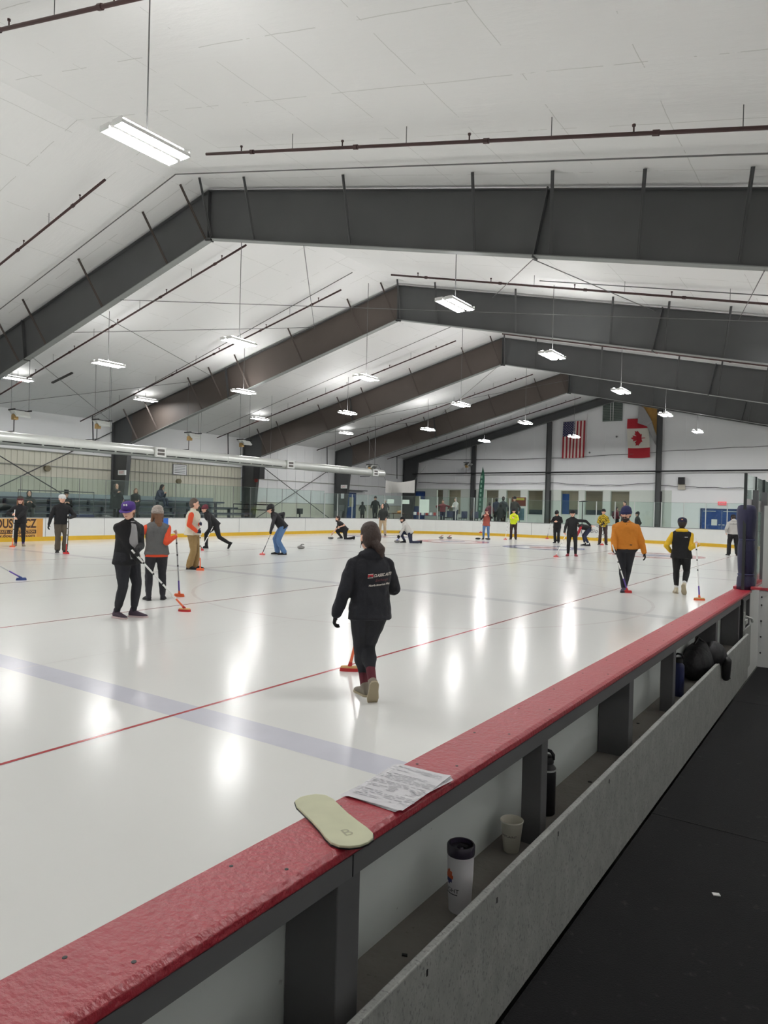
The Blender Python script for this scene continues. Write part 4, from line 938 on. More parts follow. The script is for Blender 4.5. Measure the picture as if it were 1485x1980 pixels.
def orth(v, a):
    v = Vector(v); a = Vector(a).normalized(); v = v-a*v.dot(a); return v.normalized()

def hand(mb, w, d, n, s, sc, curl, g=0.):
    """w wrist, d finger direction, n palm normal, s thumb side"""
    k = sc
    mb.loft([(w-d*.012*k, s*.026*k+s*g, n*.019*k+n*g), (w+d*.03*k, s*.036*k+s*g, n*.017*k+n*g), (w+d*.085*k, s*.041*k+s*g, n*.014*k+n*g), (w+d*.093*k, s*.036*k, n*.010*k)], 12)
    for q, (o, L) in enumerate(((.031, .070), (.0105, .080), (-.0105, .075), (-.031, .060))):
        p = w+d*(.086-.004*abs(q-1))*k+s*o*k; a = math.radians(curl*.8); r = (.0088 if q < 3 else .0078)*k+g
        dd = d.copy(); up = n.copy()
        for j, f in enumerate((.45, .31, .24)):
            aa = a*(1. if j == 0 else 1.1)
            dd, up = dd*math.cos(aa)+up*math.sin(aa), up*math.cos(aa)-dd*math.sin(aa)
            e = p+dd*L*f*k; mb.rc(p, e, r*(1-.05*j), r*(.95-.07*j), 8); p = e
    p = w+d*.025*k+s*.03*k; dd = (d*.62+s*.72+n*.25).normalized()
    e = p+dd*.045*k; mb.rc(p, e, .0125*k+g, .0105*k+g, 8); dd = (dd+n*.45*min(1, curl/50)+d*.35).normalized(); mb.rc(e, e+dd*.032*k, .0105*k+g, .0085*k+g, 8)

def person(label, loc, face, h, o, pose=None, w=1., d=1., bits=None, vox=.012, fit=None, group=None):
    """o: outfit dict; pose: joint targets in metres for a body of height h, x forward, y to the person's left"""
    q = dict(pel=(0,0,.545*h), lean=0., side=0., twist=0., hyaw=0., hpitch=0., lank=(0,.085,.045*h), rank=(0,-.085,.045*h), lkp=(1,.15,0), rkp=(1,-.15,0),
             lfoot=(1,.22,0), rfoot=(1,-.22,0), lhand=None, rhand=None, lep=(-.7,.4,-.4), rep=(-.7,-.4,-.4), lcurl=28, rcurl=28, lgrip=None, rgrip=None, ld=None, rd=None)
    if pose: q.update(pose)
    t = thing('person', label, 'person', loc, math.radians(face), group)
    inv = (Matrix.Translation(Vector(loc)) @ Matrix.Rotation(math.radians(face), 4, 'Z')).inverted()
    P = Vector(q['pel'])
    la, sa, ta = math.radians(q['lean']), math.radians(q['side']), math.radians(q['twist'])
    U = V(math.sin(la), math.sin(sa), math.cos(la)).normalized()
    Ft = orth(V(math.cos(ta), math.sin(ta), -.0), U) if abs(U.z) > .3 else orth(V(0,0,-1), U)
    Lt = U.cross(Ft)
    Fp, Lp = V(1,0,0), V(0,1,0)
    neck = P+U*.288*h; sh = P+U*.231*h; HS = o.get('head', 1.08)
    sL, sR = sh+Lt*.102*h*w**.5, sh-Lt*.102*h*w**.5
    hpL, hpR = P+V(0,.052*h,-.02*h), P-V(0,.052*h,.02*h)
    hk = (U+V(0,0,1)*.8).normalized()
    hy, hp = math.radians(q['hyaw']), math.radians(q['hpitch'])
    hf = V(math.cos(hy)*math.cos(hp), math.sin(hy)*math.cos(hp), -math.sin(hp)); hl = V(-math.sin(hy), math.cos(hy), 0); hu = hf.cross(hl)
    hs = .132*h; HC = neck+hk*.026*h+hu*.062*h*HS+hf*.012*h
    # legs
    kL, aL = ik(hpL, q['lank'], .245*h, .245*h, q['lkp']); kR, aR = ik(hpR, q['rank'], .245*h, .245*h, q['rkp'])
    fL, fR = Vector(q['lfoot']).normalized(), Vector(q['rfoot']).normalized()
    # arms
    def arm(side):
        s = sL if side == 'l' else sR; sg = 1 if side == 'l' else -1
        grip = q[side+'grip']; dd = q[side+'d']
        if grip is not None:
            Q, A = inv @ Vector(grip[0]), (inv.to_3x3() @ Vector(grip[1])).normalized()
            dv = orth(Vector(dd), A) if dd else orth(Q-s+V(.1,-sg*.15,0), A)
            n = A.cross(dv)*(1 if side == 'r' else -1)
            wr = Q-dv*.075*h/1.75-n*.03*h/1.75
            e, wr = ik(s, wr, .172*h, .150*h, q[side+'ep'])
            return s, e, wr, dv, n, A, 95
        tg = q[side+'hand'] or (.03, sg*(.145*h*w**.5+.03), .50*h)
        if tg[0] == 'w': tg = inv @ Vector(tg[1])
        e, wr = ik(s, tg, .172*h, .150*h, q[side+'ep'])
        dv = Vector(dd).normalized() if dd else ((wr-e).normalized()+V(.12,0,-.1)).normalized()
        n = orth(V(0, -sg, 0)+V(-.25,0,0), dv); th = n.cross(dv)*(-1 if side == 'r' else 1)
        if th.dot(V(1,0,.3)) < 0 and not dd: th = -th
        return s, e, wr, dv, n, th, q[side+'curl']
    AL, AR = arm('l'), arm('r')
    # ---- body: one continuous surface
    b = MB()
    tor = [(-.06,.080,.066),(-.02,.092,.072),(.05,.084,.064),(.10,.076,.058),(.15,.084,.061),(.20,.090,.062),(.235,.086,.056),(.262,.066,.046),(.282,.044,.038)]
    bw, bd = w, d
    def fr_(z):
        k = min(1, max(0, (z+.02)/.2)); L = (Lp*(1-k)+Lt*k).normalized(); return orth(L, U), orth(Fp*(1-k)+Ft*k, U)
    secs = []
    for z, a, c in tor:
        L, F = fr_(z); cc = P+U*z*h+V(0,0,0); secs.append((cc, L*a*h*bw*.92, F*c*h*bd*.92))
    b.loft(secs, 18)
    b.rc(neck-U*.02*h, HC-hu*.035*h-hf*.012*h, .034*h*max(1, w*.95), .031*h)
    hh = h*HS
    b.ell(HC+hu*.018*hh*1, hf*.056*hh, hl*.0455*hh, hu*.058*hh, 16, 11)
    b.ell(HC-hu*.024*hh+hf*.010*hh, hf*.042*hh, hl*.036*hh, hu*.042*hh)
    b.ell(HC-hu*.054*hh+hf*.034*hh, hf*.014*hh, hl*.016*hh, hu*.011*hh)
    b.rc(HC+hf*.053*hh+hu*.004*hh, HC+hf*.064*hh-hu*.017*hh, .0055*hh, .0088*hh, 8)
    b.ell(HC+hf*.043*hh+hu*.018*hh, hf*.011*hh, hl*.034*hh, hu*.007*hh)
    b.ell(HC+hf*.047*hh-hu*.034*hh, hf*.009*hh, hl*.016*hh, hu*.007*hh)
    for sg in (-1, 1):
        b.ell(HC+hl*sg*.0455*hh-hu*.002*hh-hf*.004*hh, hf*.012*hh, hl*.006*hh, hu*.018*hh, 8, 6)
        b.ell(HC+hf*.036*hh+hl*sg*.022*hh-hu*.012*hh, hf*.014*hh, hl*.013*hh, hu*.012*hh, 8, 6)
    for s, e, wr, dv, n, th, cu in (AL, AR):
        b.rc(s, e, .029*h, .0235*h); b.rc(e, wr, .0235*h, .0155*h)
        hand(b, wr, dv, n, th, h/1.75, cu)
    for hp_, k_, a_, f_ in ((hpL, kL, aL, fL), (hpR, kR, aR, fR)):
        b.rc(hp_, k_, .049*h, .034*h); b.rc(k_, k_+(a_-k_)*.35, .033*h, .034*h); b.rc(k_+(a_-k_)*.3, a_, .033*h, .022*h)
        fu = orth((k_-a_), f_); b.rc(a_-f_*.015*h-fu*.018*h, a_+f_*.080*h-fu*.028*h, .016*h, .009*h)
    body = vol(b, 'body', o.get('skin', SKIN), t, min(vox, .010) if vox < .02 else vox, smooth=2)
    # ---- face bits
    if o.get('eyes', True):
        for sg in (-1, 1):
            b = MB(); b.ell(HC+hf*.0475*hh+hl*sg*.0185*hh+hu*.003*hh, hf*.0045*hh, hl*.007*hh, hu*.0042*hh, 8, 5); b.build('eye', EYE, body, smooth=True)
            b = MB(); b.ell(HC+hf*.0525*hh+hl*sg*.019*hh+hu*.0165*hh, hf*.003*hh, hl*.010*hh, hu*.0022*hh, 8, 5); b.build('eyebrow', o.get('hair') or H_DRK, body, smooth=True)
        b = MB(); b.ell(HC+hf*.053*hh-hu*.034*hh, hf*.0045*hh, hl*.012*hh, hu*.0035*hh, 8, 5); b.build('lips', LIP, body, smooth=True)
    # ---- trousers
    lt = o.get('leg', 1.0)
    b = MB(); secs = []
    hw = o.get('hip', 1)
    for z, a, c in [(-.075,.075*hw,.066),(-.05,.092*hw,.076),(-.01,.099*hw,.08),(.03,.094,.074),(.07,.086,.068)]:
        secs.append((P+U*z*h*.7+V(0,0,z*h*.3), Lp*a*h*w*1.0, orth(Fp, U)*c*h*d*1.0))
    b.loft(secs, 18)
    rk, ra = .041*h*lt*o.get('calf', 1), (.031 if lt < 1.05 else .042)*h*lt
    for hp_, k_, a_ in ((hpL, kL, aL), (hpR, kR, aR)):
        b.rc(hp_+V(0,0,.0), k_, .062*h*min(w, 1.15)*min(lt, 1.05)*hw, rk); b.rc(hp_+(k_-hp_)*.1, hp_+(k_-hp_)*.55, .060*h*min(w, 1.15)*hw, .049*h*min(w, 1.12)*hw); sd = a_-k_
        b.rc(k_, k_+sd*.35, rk, rk*1.0); b.rc(k_+sd*.35, a_-sd.normalized()*o.get('cuff', .015)*h, rk*1.0, ra)
    vol(b, o.get('legname', 'trousers'), o['legs'], t, vox, smooth=3, disp=.005 if lt < 1.05 else .008, dscale=11)
    if o.get('socks'):
        for k_, a_ in ((kL, aL), (kR, aR)):
            b = MB(); sd = a_-k_; b.rc(k_+sd*.60, a_-sd.normalized()*.0*h, .029*h, .025*h)
            vol(b, 'sock', o['socks'], t, vox, smooth=2)
    # ---- shoes
    for a_, k_, f_ in ((aL, kL, fL), (aR, kR, fR)):
        fu = orth((k_-a_), f_) if abs((k_-a_).normalized().dot(f_)) < .97 else orth(V(0,0,1), f_)
        fs = fu.cross(f_)
        zb = -.042*h; h0 = h; h_ = h*o.get('foot', 1.08)
        def fp(x, y, z): return a_+f_*x*h_+fs*y*h_+fu*z*h
        b = MB()
        b.loft([(fp(-.036,0,-.02), fs*.014*h, fu*.018*h), (fp(-.028,0,-.014), fs*.023*h, fu*.028*h), (fp(0,0,-.012), fs*.025*h, fu*.030*h), (fp(.035,0,-.018), fs*.027*h, fu*.024*h), (fp(.075,0,-.026), fs*.029*h, fu*.016*h), (fp(.10,0,-.029), fs*.024*h, fu*.012*h), (fp(.113,0,-.031), fs*.012*h, fu*.007*h)], 16)
        b.rc(fp(-.005,0,-.01), fp(-.004,0,.022), .026*h, .0265*h)
        def flat(v, a_=a_, fu=fu, zb=zb):
            e = (v.co-a_).dot(fu)
            if e < zb+.008*h: v.co += fu*(zb+.008*h-e)
        so = vol(b, 'shoe', o.get('shoes', M_BLK), t, min(vox, .009), smooth=2, post=flat)
        b = MB(); out = [(-.042,.0),(-.038,.016),(-.022,.024),(.02,.025),(.065,.031),(.095,.027),(.114,.014),(.119,0)]
        pts = [(x, y) for x, y in out]+[(x, -y) for x, y in out[-2:0:-1]]
        b.prism([fp(x, y, -.045) for x, y in pts], fu*.013*h); b.build('sole', o.get('sole', M_DSOLE), so)
    # ---- top
    b = MB(); hem = o.get('hem', -.06); th = o.get('thick', .010)
    z0 = [(hem, .104, .085), (hem+.03, .100, .080)] + [x for x in [(.05,.096,.074),(.10,.093,.072),(.15,.097,.073),(.20,.100,.072),(.23,.096,.066),(.252,.082,.058),(.272,.060,.050),(.286,.048,.045)] if x[0] > hem+.035]
    secs = []; fl_ = o.get('flare', 1.)
    for i, (z, a, c) in enumerate(z0):
        L, F = fr_(z); cc = P+U*z*h; e = th*h; kf = fl_ if i < 2 else 1
        secs.append((cc, L*(a*h*w*kf+e-.004*h), F*(c*h*d*kf+e-.004*h)))
    b.loft(secs, 20)
    sl = o.get('sleeve', 1.0); arms = b; armsl = []
    for s, e, wr, dv, n, th_, cu in (AL, AR):
        if sl == 'vest': continue
        if o.get('sleeves'): arms = MB(); armsl.append(arms)
        kk = 1.12 if w > 1.1 else 1.
        arms.rc(s, e, .0345*h*kk, .032*h*kk*o.get('sw',1)); b.rc(s, neck+(s-sh)*.30-U*.020*h, .0345*h, .037*h)
        if sl == 'short': continue
        arms.rc(e, wr-(wr-e).normalized()*.012*h, .032*h*kk*o.get('sw',1), o.get('cuffr', .0235)*h)
    if sl == 'short':
        arms = MB(); b = MB(); b.loft(secs, 20)
        for s, e, *_ in (AL, AR): b.rc(s, s+(e-s)*.75, .040*h, .036*h)
    if o.get('collar', True): b.rc(neck-U*.012*h, neck+hk*.014*h, .048*h, .042*h)
    if o.get('hood') == 'down':
        b.ell(neck-Ft*.038*h+U*.004*h, Ft*.045*h, Lt*.074*h, U*.036*h); b.rc(neck-Ft*.02*h+Lt*.055*h, neck+Ft*.03*h+Lt*.03*h-U*.005*h, .026*h, .016*h); b.rc(neck-Ft*.02*h-Lt*.055*h, neck+Ft*.03*h-Lt*.03*h-U*.005*h, .026*h, .016*h)
    hemz = hem*h
    def hempost(v):
        e = (v.co-P).dot(U)
        if e < hemz and (v.co-P-U*e).length < .2*h: v.co += U*(hemz-e)
    topo = vol(b, o.get('topname', 'jacket'), o['top'], t, vox, smooth=3, disp=o.get('fold', .007), dscale=8, post=None)
    if o.get('sleeves'):
        for arms in armsl: vol(arms, 'sleeve', o['sleeves'], t, vox, smooth=3, disp=.006, dscale=10)
    if o.get('band'):
        b = MB(); L, F = fr_(hem); b.loft([(P+U*(hem-.022)*h, L*.103*h*w, F*.084*h*d), (P+U*(hem+.012)*h, L*.102*h*w, F*.083*h*d)], 20); b.build('shirt_hem', o['band'], t, smooth=True, angle=50)
    # ---- gloves
    if o.get('gloves'):
        for s, e, wr, dv, n, th_, cu in (AL, AR):
            b = MB(); hand(b, wr, dv, n, th_, h/1.75, cu, .0035); b.rc(wr-(wr-e).normalized()*.03*h, wr, .020*h, .0195*h)
            vol(b, 'glove', o['gloves'], t, min(vox, .008), smooth=1)
    # ---- hair and hats
    hat = o.get('hat'); hr = o.get('hair', H_DRK)
    if hr:
        b = MB(); b.ell(HC+hu*.030*hh-hf*.004*hh, hf*.0550*hh, hl*.0490*hh, hu*(.040 if hat else .0560)*hh, 16, 11); b.ell(HC+hu*(.0 if hat else .005)*hh-hf*.022*hh, hf*.045*hh, hl*.0485*hh, hu*.060*hh, 16, 11)
        b.ell(HC-hf*.030*hh-hu*.015*hh, hf*.028*hh, hl*.042*hh, hu*.045*hh)
        st = o.get('hairstyle', 'short')
        if st == 'pony':
            b.ell(HC-hf*.02*hh-hu*.0*hh, hf*.042*hh, hl*.05*hh, hu*.06*hh)
            pb = HC-hf*.056*hh-hu*.024*hh; a1 = pb-hu*.03*hh-hl*.018*hh-hf*.018*hh; a2 = a1-hu*.035*hh-hl*.014*hh
            b.rc(pb, a1, .022*hh, .027*hh); b.rc(a1, a2, .027*hh, .010*hh)
            b.rc(HC+hl*.044*hh-hf*.005*hh, HC+hl*.046*hh+hf*.012*hh-hu*.048*hh, .006*hh, .004*hh)
        if st == 'long':
            for sg in (-1, 1):
                b.rc(HC+hl*sg*.043*hh-hf*.012*hh+hu*.01*hh, HC+hl*sg*.048*hh+hf*.0*hh-hu*.075*hh, .017*hh, .017*hh); b.rc(HC+hl*sg*.046*hh-hu*.07*hh, HC+hl*sg*.05*hh+hf*.012*hh-hu*.13*hh, .018*hh, .010*hh)
            b.rc(HC-hf*.036*hh, HC-hf*.052*hh-hu*.11*hh, .036*hh, .034*hh); b.rc(HC-hf*.048*hh-hu*.09*hh, HC-hf*.055*hh-hu*.15*hh, .038*hh, .018*hh)
        vol(b, 'hair', hr, t, min(vox, .009), smooth=2, disp=.004, dscale=26)
    if o.get('beard'):
        b = MB(); b.ell(HC-hu*.050*hh+hf*.016*hh, hf*.040*hh, hl*.0405*hh, hu*.026*hh); b.ell(HC-hu*.064*hh+hf*.032*hh, hf*.020*hh, hl*.026*hh, hu*.018*hh)
        b.rc(HC+hf*.052*hh+hl*.018*hh-hu*.028*hh, HC+hf*.056*hh-hu*.023*hh, .006*hh, .006*hh); b.rc(HC+hf*.052*hh-hl*.018*hh-hu*.028*hh, HC+hf*.056*hh-hu*.023*hh, .006*hh, .006*hh)
        vol(b, 'beard', o['beard'], t, min(vox, .008), smooth=1, disp=.002, dscale=40)
    if hat:
        kind, hm = hat[:2]
        if kind == 'beanie':
            b = MB(); c = HC-hf*.006*hh
            def sec(z, r1, r2): return (c+hu*z*hh-hf*.012*hh*max(0, z-.03)/.05, hf*r1*hh, hl*r2*hh)
            b.loft([sec(.006,.062,.053), sec(.004,.066,.057), sec(.034,.066,.058), sec(.037,.062,.055), sec(.058,.058,.052), sec(.076,.044,.040), sec(.088,.022,.02), sec(.091,.006,.006)], 24); hb = b.build('beanie', hm, t, smooth=True, angle=60)
            b = MB(); b.loft([sec(.008,.0665,.0575), sec(.012,.069,.060), sec(.030,.069,.060), sec(.035,.0665,.0575)], 24); b.build('cuff', hat[2] if len(hat) > 2 else hm, hb, smooth=True)
        elif kind == 'cap':
            b = MB(); c = HC-hf*.004*hh
            def sec(z, r1, r2): return (c+hu*z*hh, hf*r1*hh, hl*r2*hh)
            b.loft([sec(.010,.0615,.053), sec(.030,.063,.054), sec(.050,.060,.052), sec(.064,.049,.044), sec(.073,.028,.026), sec(.077,.004,.004)], 24); hb = b.build('cap', hm, t, smooth=True, angle=60)
            bs = -1 if len(hat) > 2 and hat[2] == 'back' else 1
            b = MB(); n_ = 12
            T_, B_ = [], []
            for k in range(n_+1):
                a = -PI/2+PI*k/n_; T_.append((c+hu*.022*hh+hf*bs*(.045+.062*math.cos(a))*hh-hu*.012*hh*math.cos(a)+hl*.052*hh*math.sin(a)-hu*.006*hh*abs(math.sin(a))))
            b.prism(T_, -hu*.004*hh); b.build('brim', hm, hb)
            b = MB(); b.ell(c+hu*.077*hh, hf*.006*hh, hl*.006*hh, hu*.003*hh, 8, 4); b.build('cap_button', hm, hb, smooth=True)
        elif kind == 'tophat':
            b = MB(); b.loft([(HC+hu*.03*hh, hf*.085*hh, hl*.08*hh), (HC+hu*.036*hh, hf*.085*hh, hl*.08*hh)], 20); b.loft([(HC+hu*.034*hh, hf*.058*hh, hl*.052*hh), (HC+hu*.13*hh, hf*.058*hh, hl*.052*hh)], 20); b.build('tall_hat', hm, t)
        elif kind == 'hood':
            b = MB(); b.ell(HC+hu*.016*hh-hf*.022*hh, hf*.066*hh, hl*.062*hh, hu*.076*hh, 16, 11); b.rc(HC-hf*.02*hh-hu*.03*hh, neck-U*.01*h, .056*hh, .058*hh)
            vol(b, 'raised_hood', hm, t, vox, smooth=2, disp=.004)
    t['_'] = 0; del t['_']
    return dict(root=t, top=topo, HC=HC, h=h, P=P, U=U, Ft=Ft, Lt=Lt, body=body, hf=hf, hl=hl, hu=hu, neck=neck)

def snap_text(txt, size, pr, origin, xdir, ydir, m, off=.004, **k):
    """lettering laid on the jacket surface of a person; origin and axes in the person's own frame"""
    o = text_mesh(txt, size, frame4(origin, xdir, ydir), m, 'lettering', pr['top'], **k); snap(o, pr, xdir, ydir, off); return o
def snap(o, pr, xdir, ydir, off):
    me = pr['top'].data; bv = BVHTree.FromPolygons([v.co for v in me.vertices], [tuple(p.vertices) for p in me.polygons])
    bm = bmesh.new(); bm.from_mesh(o.data); bmesh.ops.triangulate(bm, faces=bm.faces)
    z = Vector(xdir).normalized().cross(Vector(ydir).normalized())
    bmesh.ops.subdivide_edges(bm, edges=[e for e in bm.edges if e.calc_length() > .02], cuts=2)
    for v in bm.verts:
        hit = bv.ray_cast(v.co+z*.4, -z)
        if hit[0] is not None: v.co = hit[0]+z*off
    bm.to_mesh(o.data); bm.free()

# ------------------------------------------------------------------ curling brooms
m_wood = mat('tan_brush_block', rgb(206, 166, 110), .6)
def broom(label, head, top, col, sleeve, rot=0., shaft=None, bands=True, base=None, length=.19, hz=0.):
    """head on the ice, shaft to top (world coordinates)"""
    hx, hy = head; H0 = V(hx, hy, hz); top = Vector(top)
    t = thing('curling_broom', label, 'broom', H0, 0, 'curling brooms')
    R = Matrix.Rotation(rot, 3, 'Z'); bx = R @ V(1,0,0); by = R @ V(0,1,0)
    b = MB(); n = 18
    def ov(z, l, w_): return [bx*(l*math.copysign(abs(math.cos(a))**.6, math.cos(a)))+by*(w_*math.copysign(abs(math.sin(a))**.7, math.sin(a)))+V(0,0,z) for a in [2*PI*k/n for k in range(n)]]
    b.rings([ov(0, length*.52, .036), ov(.034, length*.50, .034)]); b.build('brush_pad', col, t, smooth=True, angle=50)
    b = MB(); b.rings([ov(.034, length*.48, .033), ov(.046, length*.47, .032), ov(.052, length*.42, .026)]); b.build('brush_block', base or col, t, smooth=True, angle=50)
    D = (top-H0-V(0,0,.05)); L = D.length; D = D/L; p0 = V(0,0,.05)
    b = MB(); b.rc(p0, p0+D*.05, .022, .018, 10); b.build('ferrule', col, t, smooth=True)
    MB().tube([p0+D*.04, p0+D*.26], [.0150, .0142], 12).build('lower_sleeve', sleeve, t, smooth=True, angle=50)
    sh = MB().tube([p0+D*.26, p0+D*L], .0130, 12).build('shaft', shaft or m_white, t, smooth=True, angle=50)
    if bands:
        for f in (.45, .62, .80):
            c = p0+D*L*f; MB().tube([c-D*.016, c+D*.016], .0137, 12).build('band', m_black, sh)
    return t
def at(head, top, f):
    """grip point and direction on a broom"""
    a = V(head[0], head[1], .05); c = Vector(top); return (a+(c-a)*f, c-a)
def stone(x, y, label, handle, rot=0.):
    t = thing('curling_stone', label, 'curling stone', (x, y, 0), rot, 'curling stones')
    b = MB(); b.lathe((0,0,0), [(.062,0), (.10,.008), (.134,.03), (.1425,.052), (.1435,.058), (.1435,.064), (.142,.07), (.13,.092), (.10,.108), (.0,.112)], 36); b.build('granite_body', mat('grey_granite', rgb(112, 110, 108), .35, var=.4, vscale=60), t, smooth=True, angle=40)
    MB().lathe((0,0,.050), [(.1437,0), (.1442,.004), (.1442,.016), (.1437,.020)], 36, False).build('striking_band', mat('pale_band', rgb(150, 148, 146), .6), t)
    b = MB(); b.lathe((0,0,.110), [(.055,0), (.055,.012), (.04,.018), (0,.018)], 20); b.tube([(.0,0,.125), (.0,0,.155), (.02,0,.172), (.10,0,.172), (.12,0,.160)], [.016,.014,.015,.016,.012], 10); b.build('handle', handle, t, smooth=True, angle=50)
    return t
# ------------------------------------------------------------------ players and their brooms
M_ORP = mat('orange_brush', rgb(226, 98, 52), .6); M_RDP = mat('red_brush', rgb(188, 40, 44), .6); M_PRP = mat('purple_sleeve', rgb(92, 66, 150), .45); M_ORS = mat('orange_sleeve', rgb(232, 110, 70), .45)
M_BLUEP = mat('blue_brush', rgb(52, 72, 128), .6); M_GRS = mat('dark_shaft', rgb(70, 70, 76), .4); M_PINK = mat('pink_brush', rgb(214, 96, 96), .6)
# 1 the woman walking away in front
bh, bt = (-4.27, 5.72), (-3.83, 5.44, 1.02)
broom('red brush with tan block half hidden behind the legs of the woman in navy hoodie', bh, bt, M_RDP, M_ORS, .55, m_white, True, m_wood, .20)
g, dr = at(bh, bt, .9)
pr = person('person in navy hoodie and leggings walking away, brown ponytail, black glove', (-3.56, 5.04, 0), 143, 1.50,
    dict(topname='hoodie', top=M_NAVY, legs=M_CHAR, legname='leggings', socks=M_MAROON, cuff=.10, shoes=M_CLAY, sole=M_SOLE, gloves=M_BLK, hair=H_BRN, hairstyle='pony', hood='down', hem=-.085, flare=1.02, fold=.011, cuffr=.030, thick=.014, head=1.16, hip=1.10, sw=1.22, calf=1.12),
    dict(lank=(.06,.010,.068), rank=(-.17,.012,.165), lkp=(1,0,0), rkp=(1,.1,0), rfoot=(.42,-.06,-.9), lfoot=(1,.15,0), hyaw=12, lean=3, lhand=(.06,.29,.715), lep=(-1,.25,-.2), lcurl=42, ld=(.30,.10,-.95), rhand=(.22,-.06,.92), rep=(-.4,-1,-.1)), w=1.12, d=1.12, vox=.0085)
# printing on the back of the hoodie
P_, U_, F_, L_ = pr['P'], pr['U'], pr['Ft'], pr['Lt']
tx = (-L_).normalized()          # seen from behind, text runs towards the person's right
mw = mat('cream_print', rgb(216, 208, 200), .6); mr = mat('red_print', rgb(188, 44, 56), .6); mdr = mat('dim_red_print', rgb(104, 48, 58), .6)
oc = P_+U_*.150*1.50-F_*.25+tx*.055
ty = (U_+tx*.10).normalized(); tx2 = (tx+U_*.10).normalized()
snap_text('CLASSIC AUTO', .034, pr, oc+ty*.034+tx2*.025, tx2, ty, mw, shear=.25, bold=.0012, xs=.85)
snap_text('Exchange', .034, pr, oc-ty*.008+tx2*.012, tx2, ty, mdr, shear=.3, xs=1.0)
snap_text('North American Alley', .024, pr, oc-ty*.048, tx2, ty, mw, bold=.0006, xs=.96)
b = MB()
for z0, z1 in ((.018,.023), (.049,.054)): b.quad((-.12,z0,0), (-.075,z0,0), (-.075,z1,0), (-.12,z1,0))
o = b.build('emblem_bars', mw, pr['top']); o.data.transform(frame4(oc, tx2, ty)); snap(o, pr, tx2, ty, .004)
b = MB(); b.poly([(-.12,.024,0), (-.098,.036,0), (-.076,.024,0), (-.076,.048,0), (-.12,.048,0)]); o = b.build('emblem', mr, pr['top'], fix=False); o.data.transform(frame4(oc, tx2, ty)); snap(o, pr, tx2, ty, .0045)

# 2 purple cap
bh, bt = (-8.53, 7.18), (-8.365, 6.10, .985)
broom('white shafted broom with orange red brush held by purple cap', bh, bt, M_RDP, M_ORS, .5, m_white, True, m_wood)
pr = person('person in purple cap, open black jacket over grey tee, facing right with broom', (-8.70, 6.26, 0), 14, 1.66,
    dict(topname='jacket', top=M_BLK, legs=M_CHAR, legname='joggers', leg=1.04, cuff=.06, shoes=M_SHOE, sole=M_PSOLE, socks=M_CHAR, gloves=M_BLK, hair=H_LBR, hairstyle='pony', hat=('cap', M_PURPLE), hem=-.085, flare=1.06, fold=.009, hip=1.08, foot=1.14),
    dict(lank=(.07,.085,.075), rank=(-.08,-.085,.075), hyaw=-72, hpitch=14, lean=4, twist=-14, rgrip=at(bh, bt, .80), lgrip=at(bh, bt, .93), rep=(-.8,-.6,-.5), lep=(-.3,.7,-.8)), w=1.12, d=1.12, vox=.010)
P_, U_, F_, L_ = pr['P'], pr['U'], pr['Ft'], pr['Lt']; h = 1.66
def front_patch(pr, h, secs, m, name, off=.006):
    """cloth patch laid on the chest: secs = (height fraction, left half width, right half width)"""
    P_, U_, F_, L_ = pr['P'], pr['U'], pr['Ft'], pr['Lt']; b = MB(); n = 8; g = []
    for z, a, c in secs: g.append([P_+U_*z*h+L_*(a+(c-a)*k/n)+F_*.3 for k in range(n+1)])
    for r0, r1 in zip(g, g[1:]):
        for k in range(n): b.quad(r0[k], r0[k+1], r1[k+1], r1[k])
    o = b.build(name, m, pr['top'], fix=False); xd, yd = L_, U_
    me = pr['top'].data; bv = BVHTree.FromPolygons([v.co for v in me.vertices], [tuple(p.vertices) for p in me.polygons])
    for v in o.data.vertices:
        hit = bv.ray_cast(v.co, -F_)
        if hit[0] is not None:
            q = hit[0]; e = (q-P_).dot(F_); zz = (q-P_).dot(U_)/h; lim = (.078-.10*max(0, zz-.2))*h*1.15+.015
            if e > lim: q = q-F_*(e-lim)
            v.co = q+F_*off
    o.data.polygons.foreach_set('use_smooth', [True]*len(o.data.polygons)); return o
front_patch(pr, h, [(-.03,.03,-.05),(.02,.055,-.075),(.08,.06,-.085),(.14,.055,-.08),(.20,.045,-.065),(.25,.035,-.045),(.29,.028,-.03)], cloth('grey_tee', 164, 162, 164), 'grey_tee')
b = MB(); c = pr['HC']+pr['hu']*.062*h+pr['hf']*.056*h
for s in (-1, 1): b.ell(c+pr['hl']*s*.010*h, pr['hf']*.004*h, pr['hl']*.008*h, pr['hu']*.010*h, 8, 5)
b.build('cap_emblem', m_white, pr['root'].children[-1], smooth=True)

# 3 grey vest
bh, bt = (-9.95, 8.25), (-9.685, 7.93, 1.19)
broom('grey shafted broom with orange brush held upright by the person in grey vest', bh, bt, M_ORP, M_PRP, .35, mat('silver_shaft', rgb(168, 168, 170), .4), True)
person('person in oatmeal beanie and grey vest with orange sleeves, seen from behind', (-9.86, 7.68, 0), 150, 1.575,
    dict(topname='vest', top=M_VEST, sleeves=M_ORANGE, legs=M_CHAR, shoes=M_CHAR, sole=M_DSOLE, hair=H_LBR, hairstyle='long', hat=('beanie', M_BEANIE), hem=-.055, flare=1.03, band=M_ORANGE, eyes=False, fold=.010, leg=1.02, thick=.012),
    dict(lank=(0,.115,.07), rank=(.02,-.115,.07), hyaw=10, rhand=('w',(-9.70,7.95,1.08)), rd=(.5,-.1,.9), rcurl=60, rep=(-.3,-.35,-1), lhand=(.08,.30,.82), lep=(-.6,1,0)), w=1.16, d=1.1, vox=.011)

